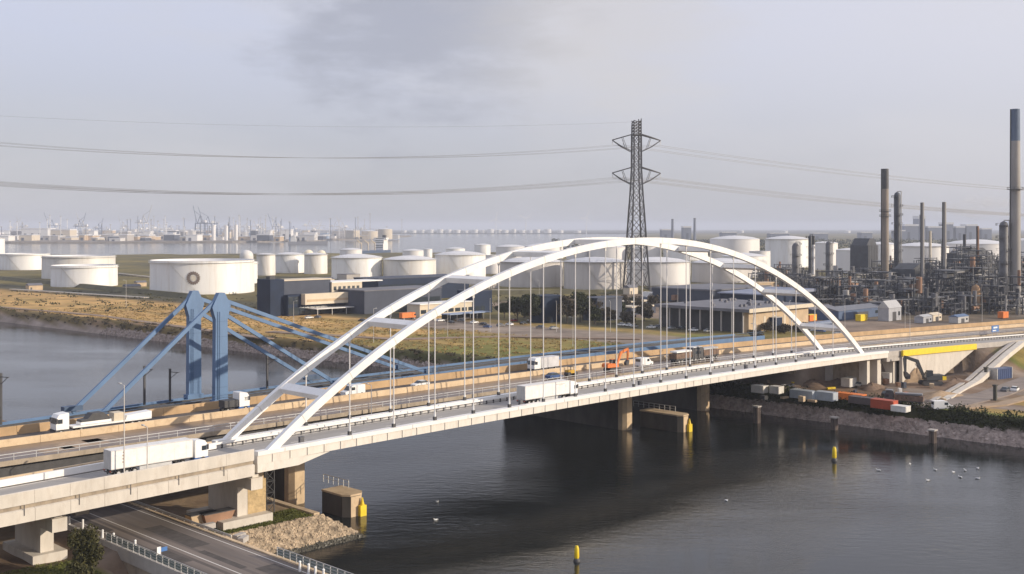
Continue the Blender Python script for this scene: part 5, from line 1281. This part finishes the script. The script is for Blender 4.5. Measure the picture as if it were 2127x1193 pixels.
for i, (px, py, h) in enumerate(((2048, 790, 3.2), (2067, 832, 3.4))):
    o = MB().box(-.35, .35, -.35, .35, 0, h).box(-.5, .5, -.5, .5, h, h+.3).build('gate_post', tw, None, loc=at(px, py, 5.1), rz=TH); tag(o, ['dark square post left of the dark blue cabin', 'dark square post beside the grey road'][i], 'post')
# heaps of soil and rubble
def heap(label, px, py, r_, h, mat, seed):
    rn = random.Random(seed); m = MB(); k = 22; rings = 6; vs = []
    for j in range(rings+1):
        f = j/rings
        for i in range(k):
            q = 2*pi*i/k; s = 1+.25*sin(3*q+seed)+rn.uniform(-.1, .1); vs.append((r_*(1-f)*s*cos(q)*1.5, r_*(1-f)*s*sin(q), h*(f**.8)*rn.uniform(.88, 1.1)-.1))
    m.add(vs, [(j*k+i, j*k+(i+1) % k, (j+1)*k+(i+1) % k, (j+1)*k+i) for j in range(rings) for i in range(k)])
    o = m.build('soil_heap', mat, None, True, at(px, py, 5.0), TH); return tag(o, label, 'heap')
soil = M('soil', (.17, .115, .08), .95, var=.35, scale=.8, bump=.6); sand = M('sand', (.38, .27, .17), .95, var=.2, scale=.8, bump=.4)
heap('brown soil heap in front of the piers on the yard', 1740, 800, 4, 1.8, soil, 1); heap('brown soil heap left of the piers', 1690, 800, 5, 1.6, soil, 2); heap('rubble heap by the compact excavator', 1810, 806, 3, 1.5, soil, 3)
heap('sand heap at the foot of the pale track', 1952, 822, 4, 1.3, sand, 4); heap('dark soil heap right of the dark excavator', 1985, 800, 4, 2.0, soil, 5); heap('sand heap leaning on the retaining wall', 1905, 792, 3.5, 3.6, sand, 6)
# pale concrete track climbing the embankment
pa = [at(1946, 834, 5.25), at(1985, 811, 5.3), at(2020, 790, 6.0), at(2052, 762, 8.0), at(2085, 733, 10.4), at(2116, 709, 12.0)]
tr_ = thing('x', 'x', 'x'); tr_.name = 'climbing_track'; del tr_['label']; del tr_['category']; struct(tr_)
for off, w_ in ((-1.2, 1.1), (.9, 1.7)):
    secs = []
    for i, p in enumerate(pa):
        tl, nl = toL(p.x, p.y); d = (pa[min(len(pa)-1, i+1)]-pa[max(0, i-1)]).normalized(); a = d.cross(Vector((0, 0, 1))).normalized()
        p = Vector((p.x, p.y, max(north_z(tl, nl)+.25, p.z))); secs.append((p+a*off, a, (0, 0, 1)))
    MB().sweep(secs, [(-w_/2, -1.2), (w_/2, -1.2), (w_/2, .12), (-w_/2, .12)]).build('concrete_strip', conc_grey if off < 0 else conc_new, tr_)
# grey yard roads
def flat_road(name, pts, w_, mat, dz=.06):
    secs = []
    for i, p in enumerate(pts):
        d = (pts[min(len(pts)-1, i+1)]-pts[max(0, i-1)]).normalized(); a = d.cross(Vector((0, 0, 1))).normalized(); tl, nl = toL(p.x, p.y)
        secs.append((Vector((p.x, p.y, 5.28+dz)), a, (0, 0, 1)))
    return struct(MB().sweep(secs, [(-w_/2, -.4), (w_/2, -.4), (w_/2, 0), (-w_/2, 0)]).build(name, mat))
flat_road('yard_road', [at(1905, 846, 5), at(1975, 842, 5), at(2060, 822, 5), at(2150, 788, 5)], 7, M('yard_asphalt', (.23, .19, .165), .9, var=.2, scale=.3))
flat_road('yard_path', [at(1990, 850, 5), at(2080, 842, 5), at(2160, 822, 5)], 3, M('path_sand', (.34, .25, .17), .9, var=.2, scale=.4), .1)
flat_road('harbour_road', [at(560, 690, 5), at(820, 706, 5), at(1060, 700, 5), at(1330, 705, 5)], 5, M('path_earth', (.26, .19, .14), .9, var=.25, scale=.2))
flat_road('bank_path', [at(-80, 632, 5), at(200, 656, 5), at(420, 686, 5), at(560, 705, 5)], 4, M('path_earth', (.26, .19, .14)))

# ---------------------------------------------------------------- things on the water
def buoy(label, px, py, s=1.0):
    v = thing('spar_buoy', label, 'buoy', at(px, py, 0.0))
    MB().lathe([(.02, -.5), (.45*s, -.45), (.5*s, .1), (.42*s, .35*s), (.30*s, .5*s)], 16).build('float', dark_steel, v, True)
    MB().lathe([(.30*s, .5*s), (.36*s, .7*s), (.33*s, 1.9*s), (.2*s, 2.3*s), (.02, 2.35*s)], 16).build('body', yellow, v, True)
    MB().cyl((0, 0, 2.2*s), (0, 0, 2.6*s), .05, n=6).build('staff', dark_steel, v)
buoy('yellow spar buoy in the open water at the bottom of the picture', 1198, 1167, .95); buoy('yellow spar buoy on the right near the gulls', 1733, 958, 1.2)
def dolphin(label, px, py, ytop):
    C = at(px, py, 0.0); h = zat(ytop, C.y); v = thing('mooring_post', label, 'mooring post', C, TH, 'mooring posts along the far bank')
    for x in (-.35, .35):
        for y in (-.35, .35): MB().cyl((x, y, -2), (x, y, h-.3), .34, n=10).build('pile', M('pile_dark', (.13, .10, .085), .9, var=.3), v, True)
    MB().box(-.8, .8, -.8, .8, h-.3, h).build('cap', conc_grey, v)
dolphin('mooring post cluster below the left end of the yard row', 1572, 879, 843); dolphin('mooring post cluster directly above the right buoy', 1733, 893, 866); dolphin('mooring post cluster nearest the right picture edge', 1937, 920, 892)
gm = MB().lathe([(.01, -.30), (.09, -.24), (.14, -.05), (.13, .12), (.05, .26), (.01, .30)], 10)
gm.v = [(z*1.0, x, y*.75+.08) for (x, y, z) in gm.v]
gb = gm.mesh('body', white_clean, True)
hd = MB().lathe([(.01, -.07), (.06, -.03), (.065, .03), (.01, .07)], 8, (.27, 0, .24)).mesh('head', white_clean, True)
wg = MB().prism([(-.38, .08), (.1, .10), (.08, .17), (-.3, .16)], -.12, .12).mesh('wing', M('gull_grey', (.45, .46, .48), .6))
bk = MB().cyl((.32, 0, .24), (.42, 0, .22), .018, .005, 6).mesh('beak', yellow)
gl_ = [(1824, 978), (1890, 965), (1927, 999), (1942, 977), (1980, 982), (1994, 992), (2004, 978), (2031, 974), (2031, 995), (1509, 1041), (908, 1044), (905, 1081)]
gn = ['leftmost gull of the loose group on the right water', 'gull in the upper left of the right-hand group', 'lowest left gull of the right-hand group', 'gull at the centre left of the right-hand group', 'gull in the middle of the right-hand group', 'lower middle gull of the right-hand group', 'gull just left of the rightmost pair', 'upper gull of the rightmost pair', 'lower gull of the rightmost pair', 'lone gull floating in mid water between the buoys', 'upper gull of the two right of the stone spit', 'lower gull of the two right of the stone spit']
for (px, py), lab in zip(gl_, gn):
    v = thing('gull', 'white '+lab, 'bird', at(px, py, 0.0), rs.uniform(0, 6), 'gulls on the water'); v.scale = (1.25,)*3
    place('body', gb, v); place('head', hd, v); place('wing', wg, v); place('beak', bk, v)

# ---------------------------------------------------------------- harbour beyond the tanks
def ship(label, C, rz, s, hull, ln=120):
    v = thing('cargo_ship', label, 'ship', C, rz); v.scale = (s,)*3
    MB().prism([(-ln/2, -8), (ln/2-6, -8), (ln/2, 0), (ln/2+2, 9), (ln/2-10, 7), (-ln/2, 7)], -9, 9).build('hull', hull, v)
    MB().box(-ln/2+8, -ln/2+26, -8, 8, 7.1, 17).box(-ln/2+9, -ln/2+24, -8, 8, 17, 24).box(-ln/2+12, -ln/2+22, -11, 11, 24, 27).build('superstructure', white, v)
    MB().box(-ln/2+2, -ln/2+7.9, -3, 3, 7.1, 22).build('funnel', sky_blue, v); MB().box(-ln/2+2.4, -ln/2+7.4, -2.5, 2.5, 22.01, 31).build('funnel_top', dark_steel, v)
    for k in range(3):
        x = -ln/2+40+k*24; MB().bar((x, 0, 7), (x, 0, 20), 1.4).bar((x, 0, 18), (x+14, 0, 24), .9).build('deck_crane', creamwall, v)
    wmb = MB().box(.01, .1, -7, 7, 0, 1).mesh('window_band', glass)
    for z in (11, 14, 18.5, 21.5, 25.2): place('window_band', wmb, v, (-ln/2+(26 if z < 17 else 24 if z < 24 else 22), 0, z))
ship('ship with cream superstructure and black funnel behind the white tanks', atY(770, 1780, 2), -1.9, 1.0, M('hull_blue', (.06, .09, .16), .5), 110)
ship('distant grey ship at the far quay left of the ship with black funnel', atY(640, 3000, 2), .05, .8, M('hull_grey', (.30, .30, .32), .5), 130)
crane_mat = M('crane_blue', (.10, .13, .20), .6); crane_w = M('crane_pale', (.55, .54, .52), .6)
def gantry(label, C, h, rz, mat, up):
    v = thing('gantry_crane', label, 'crane', C, rz, 'container cranes of the far harbour'); w_ = h*.30
    for x in (-w_*.5, w_*.5):
        for y in (-w_*.45, w_*.45): MB().bar((x, y, 0), (x, y, h*.62), h*.018).build('leg', mat, v)
    for y in (-w_*.45, w_*.45): MB().bar((-w_*.5, y, h*.25), (w_*.5, y, h*.25), h*.025).build('portal_beam', mat, v)
    for x in (-w_*.5, w_*.5): MB().bar((x, -w_*.45, h*.62), (x, w_*.45, h*.62), h*.03).build('portal_beam', mat, v)
    MB().bar((-w_*1.4, 0, h*.64), (w_*.6, 0, h*.64), h*.026).build('girder', mat, v)
    MB().bar((-w_*.3, 0, h*.64), (0, 0, h*.95), h*.025).bar((w_*.5, 0, h*.64), (0, 0, h*.95), h*.02).build('apex', mat, v)
    b_ = Vector((w_*.6, 0, h*.64)); e = b_+(Vector((.30, 0, .95)) if up else Vector((1, 0, .02))).normalized()*h*.75
    MB().bar(b_, e, h*.018).build('boom', mat, v); MB().bar((0, 0, h*.95), b_.lerp(e, .7), h*.012).build('tie', mat, v)
    MB().box(-w_*1.0, -w_*.5, -w_*.15, w_*.15, h*.66, h*.76).build('machine_house', white, v)
rc = random.Random(5)
cs = [(30, 80), (108, 100), (125, 70), (165, 95), (172, 90), (205, 78), (222, 62), (298, 120), (312, 70), (330, 75), (352, 66), (416, 118), (432, 112), (455, 70), (478, 66), (512, 70), (572, 92), (578, 80), (610, 65), (655, 60), (712, 85), (718, 60)]
for i, (px, h) in enumerate(cs):
    gantry(f'hazy container crane, {ordn(i)} from the left along the far harbour', atY(px, rc.uniform(3900, 4700), 4.6), h*.74, rc.uniform(-.6, .6)+(pi if rc.random() < .4 else 0), crane_mat if rc.random() < .65 else crane_w, h > 75)
def far_block(label, px0, px1, ytop, Y, mat, d=60, z0=4.6, name='harbour_shed', cat='shed', group='pale sheds of the far harbour'):
    C = atY(px0, Y, z0); l = (px1-px0)*Y/FPX; h = zat(ytop, Y)-z0
    v = thing(name, label, cat, C, 0, group); MB().box(0, l, 0, d, 0, h*.88).build('wall', mat, v); MB().box(-1, l+1, -1, d+1, h*.88+.01, h).build('roof', roof_white if mat != navy else greyroof, v)
    k = max(1, int(l/25)); dm = MB().box(0, 8, -.6, -.02, 0, h*.5).mesh('door', slate)
    for i in range(k): place('door', dm, v, (8+i*25 if l > 20 else l*.3, 0, 0))
rows = []
for i in range(46): rows.append((rc.uniform(-20, 640), rc.uniform(3320, 3700), rc.uniform(9, 32), rc.uniform(8, 20)))
rows.sort()
for i, (px, Y, w_, hh) in enumerate(rows):
    far_block(f'pale hazy harbour shed, {ordn(i)} from the left across the basin', px, px+w_, HYP-(hh+4.6-H)*FPX/Y, Y, rc.choice([creamwall, white, tank_dim, conc_grey, tanwall, slate]))
far_block('long low pale quay shed far left', 45, 100, 474, 3900, white); far_block('pale hall with bright roof in the far left harbour', 105, 145, 476, 3800, creamwall)
def far_tank(label, px, Y, w_, h, mat=tank_white, name='storage_tank', z0=5.4):
    v = thing(name, label, 'tank', atY(px, Y, z0), 0, 'storage tanks on the horizon'); r_ = w_/2*Y/FPX
    MB().lathe([(r_, 0), (r_, h)], 18).build('shell', mat, v, True); MB().lathe([(r_+.1, h), (.02, h+r_*.14)], 18).build('roof', roof_white, v)
xs = [838, 858, 876, 893, 912, 930, 948, 966, 985, 1003, 1018, 1036, 1052, 1070, 1086, 1102, 1118, 1140, 1163]
for i, px in enumerate(xs): far_tank(f'tiny pale tank on the horizon shore, {ordn(i)} from the left', px+rc.uniform(-3, 3), 7750, rc.uniform(9, 16), rc.uniform(17, 26))
for i, (px, w_, h) in enumerate(((1380, 14, 14), (1540, 10, 16), (1630, 12, 14), (1760, 12, 16), (1200, 14, 14))): far_tank(f'tiny pale tank on the horizon land right of the pylon, {ordn(i)} from the left', px, 7800, w_, h)
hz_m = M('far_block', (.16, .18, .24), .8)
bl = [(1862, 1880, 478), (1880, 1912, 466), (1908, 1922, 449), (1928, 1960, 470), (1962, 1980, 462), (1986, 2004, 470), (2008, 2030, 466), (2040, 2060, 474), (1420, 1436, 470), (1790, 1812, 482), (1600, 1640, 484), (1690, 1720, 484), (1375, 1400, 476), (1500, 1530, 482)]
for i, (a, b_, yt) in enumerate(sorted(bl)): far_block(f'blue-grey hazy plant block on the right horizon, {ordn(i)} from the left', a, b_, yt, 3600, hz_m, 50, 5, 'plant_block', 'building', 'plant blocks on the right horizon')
for px, yt, lab in ((1397, 457, 'small hazy dark chimney on the horizon, left of two'), (1443, 455, 'small hazy dark chimney on the horizon, right of two'), (1912, 448, 'hazy dark chimney on the horizon behind the slim stack')):
    C = atY(px, 3000, 5.0); v = thing('chimney', lab, 'chimney', C); h = zat(yt, 3000)-5; MB().lathe([(4.2, 0), (3.2, h)], 14).build('shaft', hz_m, v, True); MB().lathe([(3.3, h), (3.5, h+2), (2.6, h+2)], 14).build('rim', dark_steel, v)
def turbine(label, px, Y, hub, rot):
    v = thing('wind_turbine', label, 'wind turbine', atY(px, Y, 5), .3, 'wind turbines on the horizon'); MB().cyl((0, 0, 0), (0, 0, hub), 2.2, 1.2, 10).build('tower', white_clean, v, True); MB().box(-2, 6, -2, 2, hub-1, hub+2).build('nacelle', white_clean, v)
    for k in range(3):
        a = rot+k*2*pi/3; p = Vector((-3, 0, hub)); d = Vector((0, cos(a), sin(a))) if False else Vector((sin(a), 0, cos(a))); p.y = -3; p.x = 0
        MB().bar(p, p+d*hub*.5, 2.2, .8, (0, 1, 0)).build('blade', white_clean, v)
for i, (px, hub, rot) in enumerate(((1218, 95, .4), (1092, 90, 1.0), (1030, 85, .2))): turbine(f'very faint white wind turbine on the horizon, {["right", "middle", "left"][i]} of three', px, 6500, hub, rot)
# a low line of trees along the far land
sc_ = MB(); rnd = random.Random(31)
for _ in range(900):
    px = rnd.uniform(1150, 2140); Y = rnd.uniform(1500, 3300); p = atY(px, Y, 5)
    leaves(sc_, p+Vector((0, 0, 4)), (12, 8, 5), 10, 3.2, rnd)
struct(sc_.build('far_woodland', leaf_dark), 'stuff')
for i, (px, w_, h, Y) in enumerate(((732, 30, 30, 3900), (768, 34, 27, 3950), (800, 30, 34, 3850), (470, 8, 45, 3500), (490, 8, 48, 3500), (444, 8, 48, 3500))):
    far_tank(['cream storage tank at the right end of the far harbour, left of three', 'cream storage tank at the right end of the far harbour, middle of three', 'cream storage tank at the right end of the far harbour, right of three', 'tall pale silo in the far harbour, middle of three', 'tall pale silo in the far harbour, right of three', 'tall pale silo in the far harbour, left of three'][i], px, Y, w_, h, creamwall if i < 3 else white, 'storage_tank' if i < 3 else 'silo', 4.6)
# more of the hazy harbour skyline
rows = sorted((rc.uniform(-30, 830), rc.uniform(3900, 5200), rc.uniform(5, 26), rc.uniform(9, 34)) for _ in range(130))
for i, (px, Y, w_, hh) in enumerate(rows):
    far_block(f'small hazy block in the back row of the harbour, {ordn(i)} from the left', px, px+w_, HYP-(hh+4.6-H)*FPX/Y, Y, rc.choice([creamwall, white, tank_dim, slate, sky_blue, tanwall, conc_grey]), 40, group='back row of the far harbour')
for i, px in enumerate(sorted(rc.uniform(0, 840) for _ in range(90))):
    Y = rc.uniform(3400, 4600); h = rc.uniform(30, 88); v = thing('harbour_mast', f'thin hazy mast in the far harbour, {ordn(i)} from the left', 'mast', atY(px, Y, 4.6), 0, 'masts of the far harbour')
    MB().bar((0, 0, 0), (0, 0, h), 1.5).build('pole', rc.choice([crane_w, crane_mat, white]), v); MB().box(-3, 3, -1, 1, h, h+2.2).build('lamp_head', crane_w, v)
# light masts, hedges and lorries across the tank farm and yards
for i, (px, py, h) in enumerate(((262, 640, 14), (545, 640, 12), (610, 690, 12), (700, 640, 14), (776, 712, 12), (930, 700, 13), (1018, 690, 13), (1120, 640, 14), (1156, 690, 12), (1190, 720, 10), (1268, 690, 12), (1352, 640, 16), (1408, 650, 14), (1520, 700, 13), (1600, 640, 16), (1640, 690, 12), (1755, 690, 13), (1880, 690, 12), (1950, 668, 14), (2040, 668, 13))):
    lamp(f'slim yard light mast, {ordn(i)} from the left beyond the canal', at(px, py, 5.0), h, rr_.uniform(0, 6))
for i, (px, py) in enumerate(((1345, 624), (1372, 622), (1398, 628), (1425, 622), (1450, 630), (1385, 612), (1330, 634), (1412, 612))):
    mt = rr_.choice([white, navy, slate, rust]); c = thing('parked_trailer', f'parked lorry trailer behind the open warehouse, {ordn(i)} in the row', 'trailer', at(px, py, 5.05), TH+(1.57 if i % 2 else 0), 'trailers behind the open warehouse')
    MB().box(0, 12, -1.2, 1.2, 1.1, 3.9).build('box', mt, c); MB().box(0, 12, -.5, .5, .7, 1.098).build('frame', dark_steel, c); wheels(c, (1.2, 2.4, 10), .5, 1.2, .3)
for i in range(16):
    px, py = rr_.uniform(1185, 1360), rr_.uniform(640, 676); tree('tree', f'brown half-bare small tree, {ordn(i)} of the thicket below the pylon', at(px, py, 4.9), rr_.uniform(4.5, 8.5), rr_.uniform(2.5, 4), leaf_brown if i % 3 else leaf_dark, 200+i, 'thicket below the pylon', 700, .5)
for i in range(9):
    px, py = rr_.uniform(1050, 1195), rr_.uniform(655, 672); tree('tree', f'dark leafy tree, {ordn(i)} of the belt around the dark blue block', at(px, py, 4.9), rr_.uniform(7, 11), rr_.uniform(3, 4.5), leaf_dark if i % 3 else leaf_olive, 240+i, 'tree belt around the dark blue block', 1200, .5)
sc_ = MB(); rnd = random.Random(77)
for _ in range(420):                                 # rough scrub along the field edges and dykes
    px, py = rnd.uniform(-40, 1560), rnd.uniform(606, 650); p = at(px, py, 5); r_ = rnd.uniform(.6, 2.0); leaves(sc_, p+Vector((0, 0, .4)), (r_*2.4, r_*1.2, r_*.6), 14, .6, rnd)
struct(sc_.build('field_scrub', leaf_olive), 'stuff')
sc_ = MB()
for _ in range(2600):                                # tufts and bare clods on the field beyond the canal
    n = rnd.uniform(58, 420); d = rnd.uniform(8, 75); t = tb(n)+d; r_ = rnd.uniform(.2, .7); leaves(sc_, L(t, n, north_z(t, n)+.1), (r_*2.2, r_*2.2, r_*.35), 7, .38, rnd)
struct(sc_.build('field_tufts', leafmat('tuft_ochre', (.30, .21, .08))), 'stuff')
# pipelines and small pump huts of the tank farm
for i, (xa, ya, xb, yb) in enumerate(((20, 604, 300, 622), (560, 590, 1020, 596), (1020, 606, 1330, 608), (1330, 600, 1580, 594), (240, 570, 330, 580))):
    a, b_ = at(xa, ya, 5), at(xb, yb, 5); v = thing('pipeline', f'low pipe bundle crossing the tank farm, {ordn(i)} run', 'pipeline', a); d = b_-a; nn = Vector((-d.y, d.x, 0)).normalized()
    for k in range(4): MB().cyl(nn*k*.9+Vector((0, 0, .9)), d+nn*k*.9+Vector((0, 0, .9)), .32, n=8).build('pipe', pipe_mat if k % 2 else creamwall, v)
    for k in range(12): MB().box(-.2, .2, -.2, 3, -.3, .6).build('support', conc_grey, v, loc=d*(k+.5)/12, rz=math.atan2(nn.y, nn.x)-pi/2)
for i, (px, py, w_, h) in enumerate(((262, 606, 10, 4), (285, 596, 7, 3.5), (548, 602, 9, 4), (545, 622, 8, 4), (676, 590, 8, 4), (1015, 600, 9, 4), (1308, 612, 8, 5), (1440, 606, 9, 4), (1560, 600, 8, 5), (60, 604, 9, 4))):
    c = thing('pump_hut', f'small pale pump hut between the tanks, {ordn(i)} counted', 'hut', at(px, py, 5), TH, 'pump huts of the tank farm'); MB().box(0, w_, 0, 5, 0, h*.8).build('wall', rr_.choice([creamwall, conc_grey, tanwall]), c); MB().prism([(-.3, h*.8), (5.3, h*.8), (2.5, h*1.15)], -.3, w_+.3, 'x').build('roof', greyroof, c); MB().box(1, 2, -.05, 0, 0, 2).build('door', dark_steel, c)
# loose site material on the works yard
for i in range(34):
    px, py = rr_.uniform(1570, 1990), rr_.uniform(796, 838); w_, d_, h = rr_.uniform(.6, 2.6), rr_.uniform(.5, 1.2), rr_.uniform(.4, 1.5)
    c = thing('material_stack', f'small stack of site material on the yard, {ordn(i)} counted', 'stack', at(px, py, 5.05), TH+rr_.uniform(-.5, 1.6), 'stacks of site material on the yard'); mt = rr_.choice([conc_tan, white, rust, orange, galv, dark_steel, tanwall, yellow, slate])
    for k in range(3): MB().box(0, w_, 0, d_, h*k/3+.02, h*(k+.9)/3).build('layer', mt, c)
for i in range(26):
    px, Y = rc.uniform(0, 800), rc.uniform(4200, 5200)
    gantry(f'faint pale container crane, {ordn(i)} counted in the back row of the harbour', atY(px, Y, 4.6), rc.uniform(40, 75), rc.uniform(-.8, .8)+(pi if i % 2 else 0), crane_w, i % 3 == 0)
# a thin veil of steam behind the tallest chimney
sv = bpy.data.objects.new('steam_plume', MB().lathe([(.01, -9), (9, -5), (13, 0), (10, 6), (.01, 10)], 20).mesh('steam_plume', None, True)); COL.objects.link(sv)
sv.location = atY(2035, 900, 62); sv.scale = (2.6, 1.6, 1.1)
pm_ = bpy.data.materials.new('steam'); pm_.use_nodes = True; T = pm_.node_tree; T.nodes.clear()
pv = N(T, 'ShaderNodeVolumePrincipled'); pv.inputs['Color'].default_value = (.95, .94, .93, 1); tcv = N(T, 'ShaderNodeTexCoord'); nv = N(T, 'ShaderNodeTexNoise', i_Scale=.12, i_Detail=4.0)
T.links.new(tcv.outputs['Object'], nv.inputs['Vector']); mv = N(T, 'ShaderNodeMapRange'); mv.inputs['From Min'].default_value = .45; mv.inputs['From Max'].default_value = .7; mv.inputs['To Max'].default_value = .025
T.links.new(nv.outputs['Fac'], mv.inputs[0]); T.links.new(mv.outputs[0], pv.inputs['Density']); ov = N(T, 'ShaderNodeOutputMaterial'); T.links.new(pv.outputs[0], ov.inputs['Volume'])
sv.data.materials.append(pm_); struct(sv, 'stuff')
